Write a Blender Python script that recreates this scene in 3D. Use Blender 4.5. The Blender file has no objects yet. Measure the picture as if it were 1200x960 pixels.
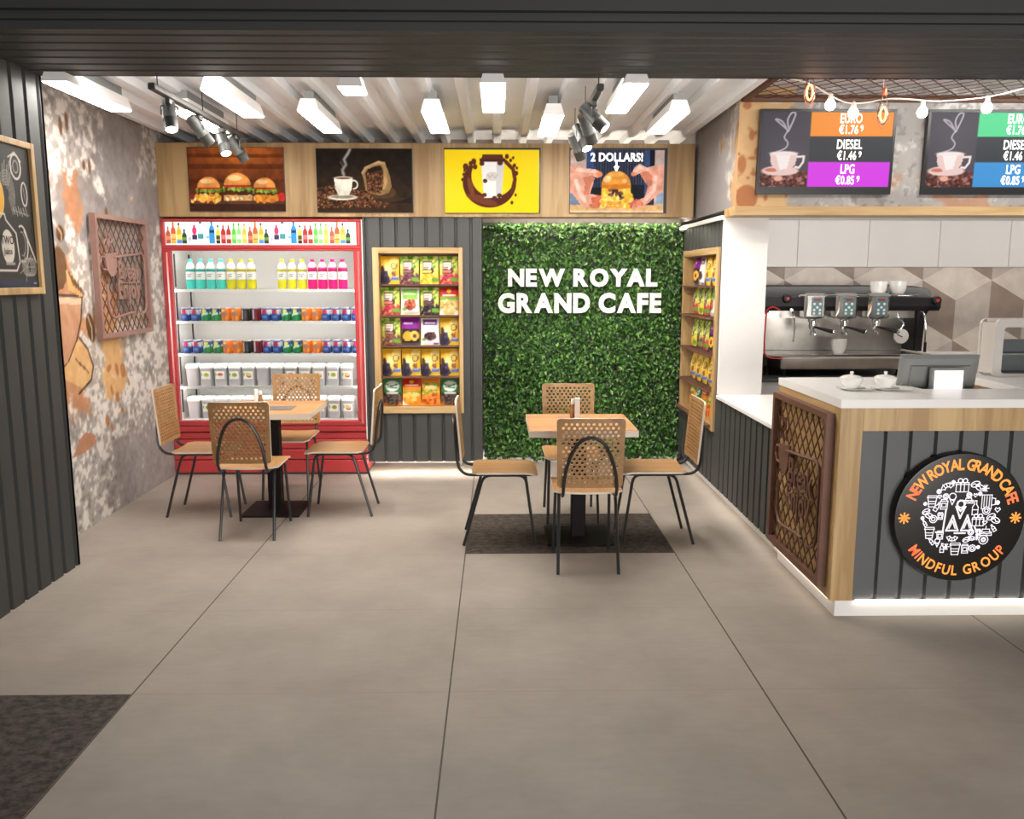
import bpy, math, random
import numpy as np
from math import sin, cos, pi, radians, sqrt, atan2
from mathutils import Vector, Matrix

random.seed(7)
rng = np.random.default_rng(7)
scene = bpy.context.scene
COL = scene.collection

# ------------------------------------------------------------------ camera, light, exposure
cam_data = bpy.data.cameras.new('camera')
cam_data.sensor_fit = 'HORIZONTAL'
cam_data.sensor_width = 36.0
cam_data.lens = 997.0 / 1200.0 * 36.0
cam_data.clip_start = 0.05
cam_ob = bpy.data.objects.new('camera', cam_data)
COL.objects.link(cam_ob)
cam_ob.location = (0, 0, 1.65)
cam_ob.rotation_euler = (radians(90 - 8.846), 0, radians(-0.984))
scene.camera = cam_ob

scene.view_settings.view_transform = 'Standard'
scene.view_settings.look = 'None'
scene.view_settings.gamma = 1.0
scene.view_settings.use_curve_mapping = False
scene.view_settings.exposure = 0.0

HALL_AMBIENT = 0.13
CEILING_PANEL_EMIT = 42.0
SPOT_WATTS = 22.0
FRONT_FILL_WATTS = 310.0
LED_EMIT = 9.0
FRIDGE_FILL_WATTS = 7.0
SHELF_FILL_WATTS = 2.6
BAR_FILL_WATTS = 2.5
BACKSPLASH_FILL_WATTS = 9.0
SOFFIT_FILL_WATTS = 12.0
BULKHEAD_FILL_WATTS = 21.0

world = bpy.data.worlds.new('hall')
scene.world = world
world.use_nodes = True
wn = world.node_tree.nodes['Background']
wn.inputs[0].default_value = (1.0, 0.985, 0.96, 1)
wn.inputs[1].default_value = HALL_AMBIENT


def area_lamp(name, loc, target, sx, sy, watts, color=(1, 0.96, 0.9)):
    l = bpy.data.lights.new(name, 'AREA')
    l.shape = 'RECTANGLE'
    l.size, l.size_y, l.energy, l.color = sx, sy, watts, color
    o = bpy.data.objects.new(name, l)
    COL.objects.link(o)
    o.location = loc
    d = Vector(target) - Vector(loc)
    o.rotation_euler = d.to_track_quat('-Z', 'Y').to_euler()
    return o


# added low fill lamp behind the viewer, brightening the counter front
area_lamp('front_fill_lamp', (2.6, -2.6, 1.0), (2.6, 4.6, .75), 4.5, .9, FRONT_FILL_WATTS, (1, .97, .93))

# ------------------------------------------------------------------ colour and material helpers
def lin(c):
    out = []
    for v in c[:3]:
        v = v / 255.0
        out.append(v / 12.92 if v <= 0.04045 else ((v + 0.055) / 1.055) ** 2.4)
    return tuple(out)


def lin_np(a):
    a = np.clip(a / 255.0, 0, 1)
    return np.where(a <= 0.04045, a / 12.92, ((a + 0.055) / 1.055) ** 2.4)


MATS = {}


def new_mat(name):
    m = bpy.data.materials.new(name)
    m.use_nodes = True
    nt = m.node_tree
    b = nt.nodes['Principled BSDF']
    MATS[name] = m
    return m, nt, b


def plain(name, rgb, rough=0.5, metal=0.0, var=0.06, scale=8.0, spec=0.5):
    m, nt, b = new_mat(name)
    b.inputs['Roughness'].default_value = rough
    b.inputs['Metallic'].default_value = metal
    b.inputs['Specular IOR Level'].default_value = spec
    tc = nt.nodes.new('ShaderNodeTexCoord')
    nz = nt.nodes.new('ShaderNodeTexNoise')
    nz.inputs['Scale'].default_value = scale
    nz.inputs['Detail'].default_value = 4
    nt.links.new(tc.outputs['Object'], nz.inputs['Vector'])
    mr = nt.nodes.new('ShaderNodeMapRange')
    mr.inputs[1].default_value, mr.inputs[2].default_value = 0.3, 0.7
    mr.inputs[3].default_value, mr.inputs[4].default_value = 1 - var, 1 + var
    nt.links.new(nz.outputs['Fac'], mr.inputs[0])
    mx = nt.nodes.new('ShaderNodeVectorMath')
    mx.operation = 'SCALE'
    mx.inputs[0].default_value = lin(rgb)
    nt.links.new(mr.outputs[0], mx.inputs['Scale'])
    nt.links.new(mx.outputs[0], b.inputs['Base Color'])
    return m


def emit(name, rgb, strength):
    m, nt, b = new_mat(name)
    b.inputs['Base Color'].default_value = (*lin(rgb), 1)
    b.inputs['Emission Color'].default_value = (*lin(rgb), 1)
    b.inputs['Emission Strength'].default_value = strength
    return m


def wood(name, c1, c2, axis='Z', scale=1.0, rough=0.45, seam=0.0):
    m, nt, b = new_mat(name)
    b.inputs['Roughness'].default_value = rough
    tc = nt.nodes.new('ShaderNodeTexCoord')
    mp = nt.nodes.new('ShaderNodeMapping')
    s = [26 * scale] * 3
    s['XYZ'.index(axis)] = 1.6 * scale
    mp.inputs['Scale'].default_value = s
    nt.links.new(tc.outputs['Object'], mp.inputs['Vector'])
    nz = nt.nodes.new('ShaderNodeTexNoise')
    nz.inputs['Scale'].default_value = 1.0
    nz.inputs['Detail'].default_value = 6
    nz.inputs['Distortion'].default_value = 0.6
    nt.links.new(mp.outputs[0], nz.inputs['Vector'])
    n2 = nt.nodes.new('ShaderNodeTexNoise')
    n2.inputs['Scale'].default_value = 0.22
    n2.inputs['Detail'].default_value = 2
    nt.links.new(mp.outputs[0], n2.inputs['Vector'])
    ad = nt.nodes.new('ShaderNodeMath')
    ad.operation = 'ADD'
    nt.links.new(nz.outputs['Fac'], ad.inputs[0])
    nt.links.new(n2.outputs['Fac'], ad.inputs[1])
    rp = nt.nodes.new('ShaderNodeValToRGB')
    rp.color_ramp.elements[0].position = 0.41
    rp.color_ramp.elements[1].position = 0.60
    rp.color_ramp.elements[0].color = (*lin(c2), 1)
    rp.color_ramp.elements[1].color = (*lin(c1), 1)
    hf = nt.nodes.new('ShaderNodeMath')
    hf.operation = 'MULTIPLY'
    hf.inputs[1].default_value = 0.5
    nt.links.new(ad.outputs[0], hf.inputs[0])
    nt.links.new(hf.outputs[0], rp.inputs[0])
    # scattered dark knots
    kn = nt.nodes.new('ShaderNodeTexVoronoi')
    kn.inputs['Scale'].default_value = 1.7
    nt.links.new(tc.outputs['Object'], kn.inputs['Vector'])
    kr = nt.nodes.new('ShaderNodeMapRange')
    kr.inputs[1].default_value, kr.inputs[2].default_value = 0.03, 0.075
    kr.inputs[3].default_value, kr.inputs[4].default_value = 0.55, 1.0
    nt.links.new(kn.outputs['Distance'], kr.inputs[0])
    mu = nt.nodes.new('ShaderNodeVectorMath')
    mu.operation = 'SCALE'
    nt.links.new(rp.outputs[0], mu.inputs[0])
    nt.links.new(kr.outputs[0], mu.inputs['Scale'])
    nt.links.new(mu.outputs[0], b.inputs['Base Color'])
    return m


def printed(name, emission=0.0, rough=0.5, diffuse=1.0, spec=0.4):
    """surface coloured by the print stored on the mesh"""
    m, nt, b = new_mat(name)
    b.inputs['Roughness'].default_value = rough
    b.inputs['Specular IOR Level'].default_value = spec
    at = nt.nodes.new('ShaderNodeVertexColor')
    at.layer_name = 'Col'
    if diffuse < 1.0:
        sc = nt.nodes.new('ShaderNodeVectorMath')
        sc.operation = 'SCALE'
        sc.inputs['Scale'].default_value = diffuse
        nt.links.new(at.outputs['Color'], sc.inputs[0])
        nt.links.new(sc.outputs[0], b.inputs['Base Color'])
    else:
        nt.links.new(at.outputs['Color'], b.inputs['Base Color'])
    if emission:
        nt.links.new(at.outputs['Color'], b.inputs['Emission Color'])
        b.inputs['Emission Strength'].default_value = emission
    return m


plain('dark_metal_counter_lit', (88, 90, 91), 0.5, 0.0, 0.05, 3)  # same dark cladding, colour lightened for the lit counter front
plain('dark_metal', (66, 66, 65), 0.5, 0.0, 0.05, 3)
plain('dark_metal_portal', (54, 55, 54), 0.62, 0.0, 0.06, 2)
plain('ceiling_white', (236, 239, 243), 0.6, 0, 0.04, 3)
plain('white_paint', (233, 231, 229), 0.55, 0, 0.02, 4)
plain('white_satin', (236, 234, 231), 0.3, 0, 0.02, 4)
plain('concrete', (150, 143, 141), 0.85, 0, 0.14, 5)
plain('tub_plastic', (188, 184, 185), 0.4, 0, 0.02)
plain('panel_teal', (92, 130, 134), 0.3, 0, 0.05)
plain('display_red', (150, 56, 56), 0.3)
plain('white_plastic', (238, 237, 233), 0.4, 0, 0.02)
plain('white_ceramic', (240, 238, 233), 0.15, 0, 0.01)
plain('black_steel', (52, 53, 53), 0.3, 0.3, 0.08, 20)
plain('table_black', (22, 18, 18), 0.6, 0.0, 0.1, 10, 0.2)
plain('track_grey', (66, 66, 63), 0.45, 0.15, 0.06, 20)
plain('spot_dark', (50, 50, 48), 0.5, 0.1, 0.06, 20)
plain('fridge_red', (182, 62, 64), 0.28, 0.0, 0.04, 4)
plain('fridge_red_trim', (216, 120, 120), 0.18, 0.25, 0.04, 4)  # pale tone puts the trim's highlight into its colour
plain('fridge_inside', (226, 222, 218), 0.5, 0, 0.02)
plain('rail_black', (42, 44, 44), 0.5)
plain('chrome', (238, 237, 235), 0.16, 1.0, 0.02)
plain('brushed_steel', (214, 208, 200), 0.34, 0.9, 0.08, 12)
plain('machine_black', (38, 37, 38), 0.42, 0, 0.08, 14, 0.25)
plain('red_plastic', (200, 40, 44), 0.35)
plain('ply_edge', (224, 212, 196), 0.4, 0, 0.03)
plain('rust_frame', (104, 70, 54), 0.55, 0.15, 0.12, 14)  # rust darkened in colour for the counter's shaded side; also wall panel mesh
plain('rust_frame_light', (146, 112, 102), 0.5, 0.15, 0.1, 14)
plain('rust_mesh', (98, 66, 48), 0.55, 0.2, 0.14, 20)
plain('shelf_mesh', (112, 76, 62), 0.6, 0.1, 0.12, 20)
plain('dark_grey_plastic', (128, 129, 127), 0.45, 0, 0.05)
plain('tv_black', (34, 34, 36), 0.3, 0, 0.04)
plain('dark_counter', (74, 79, 82), 0.35, 0, 0.05)
plain('sign_black', (24, 21, 16), 0.35, 0, 0.05)
plain('cord_white', (226, 222, 214), 0.6)
plain('copper', (205, 120, 90), 0.3, 0.7, 0.05)
plain('menu_grey', (108, 104, 100), 0.55, 0, 0.12, 30)
plain('letter_white', (238, 238, 236), 0.45, 0, 0.01)
plain('chalk_white', (214, 210, 202), 0.85, 0, 0.1, 60)
plain('case_frame', (204, 199, 192), 0.4, 0, 0.03)
plain('case_inside', (98, 100, 103), 0.45, 0, 0.05)
plain('cup_brown', (140, 84, 50), 0.6)
plain('seam_dark', (120, 30, 32), 0.5)
plain('kick_grey', (92, 80, 76), 0.6)
plain('shaker_wood', (156, 112, 72), 0.5, 0, 0.1, 30)
plain('steel_grey', (158, 158, 156), 0.35, 0.6, 0.05)
emit('panel_glow', (255, 250, 243), CEILING_PANEL_EMIT)
emit('lens_glow', (255, 250, 240), 9.0)
emit('bulb_glow', (255, 249, 240), 5.0)
emit('filament_glow', (255, 150, 92), 4.5)
emit('led_soft', (255, 240, 220), 3.5)
emit('led_strong', (255, 244, 226), 45.0)
emit('box_glow', (236, 232, 228), 0.10)  # faint glow added to the light housings, lightens sides and ceiling
emit('led_glow', (255, 244, 226), LED_EMIT)
emit('display_white', (255, 255, 255), 1.0)
emit('orange_letters', (255, 150, 60), 0.75)
emit('orange_letters_deep', (250, 112, 62), 0.75)
emit('icon_white', (226, 224, 230), 0.55)
emit('screen_text', (255, 250, 250), 0.85)
emit('poster_text', (255, 255, 255), 0.9)
wood('oak_vertical', (202, 170, 120), (168, 134, 88), 'Z')
wood('oak_header_dimmed', (176, 146, 102), (146, 114, 72), 'Z')  # same oak, colour darkened to stand in for dimmer light
wood('oak_horizontal', (202, 170, 120), (168, 134, 88), 'X')
wood('oak_depth', (196, 164, 114), (162, 128, 82), 'Y')
wood('oak_dark', (160, 128, 86), (128, 96, 58), 'X')
wood('chair_ply', (170, 130, 86), (152, 112, 68), 'Y', 0.8, 0.42)
wood('table_oak', (184, 136, 88), (162, 114, 68), 'X', 0.8, 0.42)
printed('print_matte')
printed('print_gloss', 0.0, 0.35, 1.0, 0.25)
printed('print_wall', 0.0, 0.85, 1.0, 0.2)
printed('poster_backlit', 0.60, 0.6, 0.42, 0.08)
printed('screen_lit', 0.75, 0.4, 0.16, 0.2)
printed('lightbox_lit', 0.85, 0.35, 0.5)

# glass: mostly see-through, slight reflection
gm, gnt, gb = new_mat('glass')
gnt.nodes.remove(gb)
g_tr = gnt.nodes.new('ShaderNodeBsdfTransparent')
g_gl = gnt.nodes.new('ShaderNodeBsdfGlossy')
g_gl.inputs['Roughness'].default_value = 0.05
g_mx = gnt.nodes.new('ShaderNodeMixShader')
g_fr = gnt.nodes.new('ShaderNodeFresnel')
g_fr.inputs['IOR'].default_value = 1.35
g_tr.inputs['Color'].default_value = (0.97, 0.985, 0.98, 1)
gnt.links.new(g_fr.outputs[0], g_mx.inputs[0])
gnt.links.new(g_tr.outputs[0], g_mx.inputs[1])
gnt.links.new(g_gl.outputs[0], g_mx.inputs[2])
gnt.links.new(g_mx.outputs[0], gnt.nodes['Material Output'].inputs['Surface'])

# floor tiles: large format, dark joints along the depth, fine pale joints across
TX0, TW, TY0, TD = -0.1968, 1.2675, 3.2130, 0.8632
m, nt, b = new_mat('floor_tile')
b.inputs['Roughness'].default_value = 0.55
b.inputs['Specular IOR Level'].default_value = 0.3
geo = nt.nodes.new('ShaderNodeNewGeometry')
sp = nt.nodes.new('ShaderNodeSeparateXYZ')
nt.links.new(geo.outputs['Position'], sp.inputs[0])


def mathn(nt, op, a, b_=None):
    n = nt.nodes.new('ShaderNodeMath')
    n.operation = op
    for i, v in enumerate((a, b_)):
        if v is None:
            continue
        if isinstance(v, (int, float)):
            n.inputs[i].default_value = v
        else:
            nt.links.new(v, n.inputs[i])
    return n.outputs[0]


def joint(nt, coord, off, period, half):
    t = mathn(nt, 'DIVIDE', mathn(nt, 'SUBTRACT', coord, off), period)
    t = mathn(nt, 'ADD', t, 0.5)
    f = mathn(nt, 'FRACT', t)
    f = mathn(nt, 'ABSOLUTE', mathn(nt, 'SUBTRACT', f, 0.5))
    return mathn(nt, 'LESS_THAN', mathn(nt, 'MULTIPLY', f, period), half)


jx = joint(nt, sp.outputs[0], TX0, TW, 0.0035)
jy = joint(nt, sp.outputs[1], TY0, TD, 0.0022)
n1 = nt.nodes.new('ShaderNodeTexNoise')
n1.inputs['Scale'].default_value = 2.2
n1.inputs['Detail'].default_value = 8
n1.inputs['Roughness'].default_value = 0.62
nt.links.new(geo.outputs['Position'], n1.inputs['Vector'])
mp = nt.nodes.new('ShaderNodeMapping')
mp.inputs['Scale'].default_value = (9, 34, 9)
nt.links.new(geo.outputs['Position'], mp.inputs['Vector'])
n2 = nt.nodes.new('ShaderNodeTexNoise')
n2.inputs['Scale'].default_value = 1.0
n2.inputs['Detail'].default_value = 5
nt.links.new(mp.outputs[0], n2.inputs['Vector'])
s_ = mathn(nt, 'ADD', mathn(nt, 'MULTIPLY', n1.outputs['Fac'], 0.8), mathn(nt, 'MULTIPLY', n2.outputs['Fac'], 0.2))
rp = nt.nodes.new('ShaderNodeValToRGB')
rp.color_ramp.elements[0].position = 0.34
rp.color_ramp.elements[1].position = 0.68
rp.color_ramp.elements[0].color = (*lin((143, 133, 124)), 1)
rp.color_ramp.elements[1].color = (*lin((160, 150, 140)), 1)
nt.links.new(s_, rp.inputs[0])
mix1 = nt.nodes.new('ShaderNodeMix')
mix1.data_type = 'RGBA'
nt.links.new(jy, mix1.inputs[0])
nt.links.new(rp.outputs[0], mix1.inputs[6])
mix1.inputs[7].default_value = (*lin((140, 131, 123)), 1)
mix2 = nt.nodes.new('ShaderNodeMix')
mix2.data_type = 'RGBA'
nt.links.new(jx, mix2.inputs[0])
nt.links.new(mix1.outputs[2], mix2.inputs[6])
mix2.inputs[7].default_value = (*lin((70, 62, 56)), 1)
nt.links.new(mix2.outputs[2], b.inputs['Base Color'])

# dark speckled mats let into the floor
m, nt, b = new_mat('mat_dark')
b.inputs['Roughness'].default_value = 0.8
geo = nt.nodes.new('ShaderNodeNewGeometry')
mp = nt.nodes.new('ShaderNodeMapping')
mp.inputs['Scale'].default_value = (22, 30, 22)
nt.links.new(geo.outputs['Position'], mp.inputs['Vector'])
n1 = nt.nodes.new('ShaderNodeTexNoise')
n1.inputs['Scale'].default_value = 1.0
n1.inputs['Detail'].default_value = 7
n1.inputs['Roughness'].default_value = 0.7
nt.links.new(mp.outputs[0], n1.inputs['Vector'])
rp = nt.nodes.new('ShaderNodeValToRGB')
rp.color_ramp.elements[0].position = 0.4
rp.color_ramp.elements[1].position = 0.72
rp.color_ramp.elements[0].color = (*lin((30, 25, 22)), 1)
rp.color_ramp.elements[1].color = (*lin((94, 80, 68)), 1)
nt.links.new(n1.outputs['Fac'], rp.inputs[0])
nt.links.new(rp.outputs[0], b.inputs['Base Color'])

# leaves coloured leaf by leaf
m, nt, b = new_mat('leaf')
b.inputs['Roughness'].default_value = 0.38
at = nt.nodes.new('ShaderNodeVertexColor')
at.layer_name = 'Col'
nt.links.new(at.outputs['Color'], b.inputs['Base Color'])


# ------------------------------------------------------------------ mesh builder
class MB:
    def __init__(s):
        s.v, s.f, s.c, s.mi = [], [], [], []

    def add(s, verts, faces, mi=0, col=None):
        o = len(s.v)
        s.v += [tuple(p) for p in verts]
        s.f += [tuple(i + o for i in f) for f in faces]
        s.mi += [mi] * len(faces)
        if col is not None:
            if len(s.c) < o:
                s.c += [(1, 1, 1)] * (o - len(s.c))
            s.c += ([col] * len(verts)) if not isinstance(col, list) else col
        return s

    def box(s, x0, x1, y0, y1, z0, z1, mi=0, bev=0.0):
        if bev <= 0:
            v = [(x, y, z) for z in (z0, z1) for y in (y0, y1) for x in (x0, x1)]
            f = [(0, 2, 3, 1), (4, 5, 7, 6), (0, 1, 5, 4), (2, 6, 7, 3), (0, 4, 6, 2), (1, 3, 7, 5)]
            return s.add(v, f, mi)
        b = min(bev, (x1 - x0) / 2.01, (y1 - y0) / 2.01, (z1 - z0) / 2.01)
        xs, ys, zs = (x0, x1), (y0, y1), (z0, z1)
        v, idx = [], {}
        for i in (0, 1):
            for j in (0, 1):
                for k in (0, 1):
                    sx, sy, sz = (1, -1)[i], (1, -1)[j], (1, -1)[k]
                    for ax in range(3):
                        p = [xs[i] + sx * b, ys[j] + sy * b, zs[k] + sz * b]
                        p[ax] = (xs[i], ys[j], zs[k])[ax]
                        idx[(i, j, k, ax)] = len(v)
                        v.append(tuple(p))
        f = []
        g = lambda i, j, k, a: idx[(i, j, k, a)]
        for e in (0, 1):
            f.append((g(e, 0, 0, 0), g(e, 1, 0, 0), g(e, 1, 1, 0), g(e, 0, 1, 0)))
            f.append((g(0, e, 0, 1), g(1, e, 0, 1), g(1, e, 1, 1), g(0, e, 1, 1)))
            f.append((g(0, 0, e, 2), g(1, 0, e, 2), g(1, 1, e, 2), g(0, 1, e, 2)))
        for a in (0, 1):
            for c in (0, 1):
                f.append((g(a, c, 0, 0), g(a, c, 1, 0), g(a, c, 1, 1), g(a, c, 0, 1)))
                f.append((g(a, 0, c, 0), g(a, 1, c, 0), g(a, 1, c, 2), g(a, 0, c, 2)))
                f.append((g(0, a, c, 1), g(1, a, c, 1), g(1, a, c, 2), g(0, a, c, 2)))
        for i in (0, 1):
            for j in (0, 1):
                for k in (0, 1):
                    f.append((g(i, j, k, 0), g(i, j, k, 1), g(i, j, k, 2)))
        return s.add(v, f, mi)

    def prism(s, poly, origin, U, V, N, mi=0):
        """polygon (u,v) extruded by vector N"""
        O, U, V, N = Vector(origin), Vector(U), Vector(V), Vector(N)
        n = len(poly)
        v = [O + U * a + V * b for a, b in poly] + [O + U * a + V * b + N for a, b in poly]
        f = [tuple(range(n - 1, -1, -1)), tuple(range(n, 2 * n))]
        f += [(i, (i + 1) % n, n + (i + 1) % n, n + i) for i in range(n)]
        return s.add(v, f, mi)

    def tube(s, pts, r, seg=8, closed=False, mi=0):
        pts = [Vector(p) for p in pts]
        n = len(pts)
        rr = r if isinstance(r, (list, tuple)) else [r] * n
        tang = []
        for i in range(n):
            if closed:
                t = pts[(i + 1) % n] - pts[i - 1]
            else:
                t = pts[min(i + 1, n - 1)] - pts[max(i - 1, 0)]
            tang.append(t.normalized())
        up = Vector((0, 0, 1)) if abs(tang[0].z) < 0.9 else Vector((1, 0, 0))
        a = tang[0].cross(up).normalized()
        v, f = [], []
        for i in range(n):
            if i:
                q = tang[i - 1].rotation_difference(tang[i])
                a = (q @ a)
                a = (a - tang[i] * a.dot(tang[i])).normalized()
            bb = tang[i].cross(a)
            for k in range(seg):
                t = 2 * pi * k / seg
                v.append(pts[i] + (a * cos(t) + bb * sin(t)) * rr[i])
        m_ = n if closed else n - 1
        for i in range(m_):
            for k in range(seg):
                i2, k2 = (i + 1) % n, (k + 1) % seg
                f.append((i * seg + k, i * seg + k2, i2 * seg + k2, i2 * seg + k))
        if not closed:
            f.append(tuple(range(seg - 1, -1, -1)))
            f.append(tuple((n - 1) * seg + k for k in range(seg)))
        return s.add(v, f, mi)

    def lathe(s, prof, origin=(0, 0, 0), seg=20, axis=(0, 0, 1), mi=0, cols=None):
        """profile [(r, h)] turned about an axis"""
        A = Vector(axis).normalized()
        X = A.orthogonal().normalized()
        if abs(A.z) > 0.99:
            X = Vector((1, 0, 0))
        Y = A.cross(X)
        O = Vector(origin)
        v, f, c = [], [], []
        for j, (r, h) in enumerate(prof):
            for k in range(seg):
                t = 2 * pi * k / seg
                v.append(O + A * h + (X * cos(t) + Y * sin(t)) * max(r, 1e-5))
                if cols:
                    c.append(cols(j, k) if callable(cols) else cols[j])
        for j in range(len(prof) - 1):
            for k in range(seg):
                k2 = (k + 1) % seg
                f.append((j * seg + k, j * seg + k2, (j + 1) * seg + k2, (j + 1) * seg + k))
        f.append(tuple(range(seg - 1, -1, -1)))
        f.append(tuple((len(prof) - 1) * seg + k for k in range(seg)))
        return s.add(v, f, mi, c if cols else None)

    def build(s, name, mat, parent=None, smooth=False, local=False):
        me = bpy.data.meshes.new(name)
        off = Vector((0, 0, 0))
        if parent is not None and not local:
            off = base_of(parent)
        me.from_pydata([tuple(Vector(p) - off) for p in s.v], [], s.f)
        mats = mat if isinstance(mat, (list, tuple)) else [mat]
        for q in mats:
            me.materials.append(MATS[q])
        if len(mats) > 1:
            me.polygons.foreach_set('material_index', s.mi)
        if s.c:
            at = me.color_attributes.new('Col', 'FLOAT_COLOR', 'POINT')
            arr = np.ones((len(s.v), 4), dtype=np.float32)
            arr[:len(s.c), :3] = np.array(s.c, dtype=np.float32)
            at.data.foreach_set('color', arr.ravel())
        if smooth:
            me.polygons.foreach_set('use_smooth', [True] * len(me.polygons))
            try:
                me.set_sharp_from_angle(angle=radians(40))
            except Exception:
                pass
        me.update()
        o = bpy.data.objects.new(name, me)
        COL.objects.link(o)
        if parent is not None:
            o.parent = parent
        return o


def base_of(o):
    p = Vector((0, 0, 0))
    while o is not None:
        p = p + Vector(o.location)
        o = o.parent
    return p


def thing(name, label, cat, loc=(0, 0, 0), rz=0.0, group=None):
    o = bpy.data.objects.new(name, None)
    COL.objects.link(o)
    o.empty_display_size = 0.05
    o.location = loc
    o.rotation_euler = (0, 0, rz)
    return tag(o, label, cat, group)


def tag(o, label, cat, group=None):
    o['label'], o['category'] = label, cat
    if group:
        o['group'] = group
    return o


def struct(o):
    o['kind'] = 'structure'
    return o


CHILDREN = {}


def copy_tree(o, parent=None):
    c = o.copy()
    COL.objects.link(c)
    if parent is not None:
        c.parent = parent
        c.matrix_parent_inverse = o.matrix_parent_inverse.copy()
    kids = [k for k in bpy.data.objects if k.parent is o]
    for k in kids:
        copy_tree(k, c)
    return c


def catmull(pts, n=6, closed=False):
    P = [Vector(p) for p in pts]
    out = []
    m_ = len(P)
    rngi = range(m_) if closed else range(m_ - 1)
    for i in rngi:
        if closed:
            p0, p1, p2, p3 = P[i - 1], P[i], P[(i + 1) % m_], P[(i + 2) % m_]
        else:
            p0, p1, p2, p3 = P[max(i - 1, 0)], P[i], P[i + 1], P[min(i + 2, m_ - 1)]
        for k in range(n):
            t = k / n
            out.append(0.5 * ((2 * p1) + (p2 - p0) * t + (2 * p0 - 5 * p1 + 4 * p2 - p3) * t * t + (3 * p1 - p0 - 3 * p2 + p3) * t ** 3))
    if not closed:
        out.append(P[-1])
    return out


def fillet(pts, r, n=5):
    """polyline with its corners rounded"""
    P = [Vector(p) for p in pts]
    out = [P[0]]
    for i in range(1, len(P) - 1):
        a, b_, c_ = P[i - 1], P[i], P[i + 1]
        d1, d2 = (a - b_), (c_ - b_)
        q = min(r, d1.length * 0.49, d2.length * 0.49)
        s0, s1 = b_ + d1.normalized() * q, b_ + d2.normalized() * q
        for k in range(n + 1):
            t = k / n
            out.append(s0 * (1 - t) ** 2 + b_ * 2 * t * (1 - t) + s1 * t * t)
    out.append(P[-1])
    return out


# ------------------------------------------------------------------ flat prints
def vnoise(h, w, cell, seed, octaves=4):
    r_ = np.random.default_rng(seed)
    out = np.zeros((h, w))
    amp, tot = 1.0, 0
    for o_ in range(octaves):
        c_ = max(cell / 2 ** o_, 1.01)
        gh, gw = int(h / c_) + 3, int(w / c_) + 3
        g = r_.random((gh, gw))
        y, x = np.arange(h) / c_, np.arange(w) / c_
        yi, xi = y.astype(int), x.astype(int)
        fy, fx = y - yi, x - xi
        fy, fx = (fy * fy * (3 - 2 * fy))[:, None], (fx * fx * (3 - 2 * fx))[None, :]
        a = g[yi][:, xi] * (1 - fx) + g[yi][:, xi + 1] * fx
        b_ = g[yi + 1][:, xi] * (1 - fx) + g[yi + 1][:, xi + 1] * fx
        out += amp * (a * (1 - fy) + b_ * fy)
        tot += amp
        amp *= 0.5
    return out / tot


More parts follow.
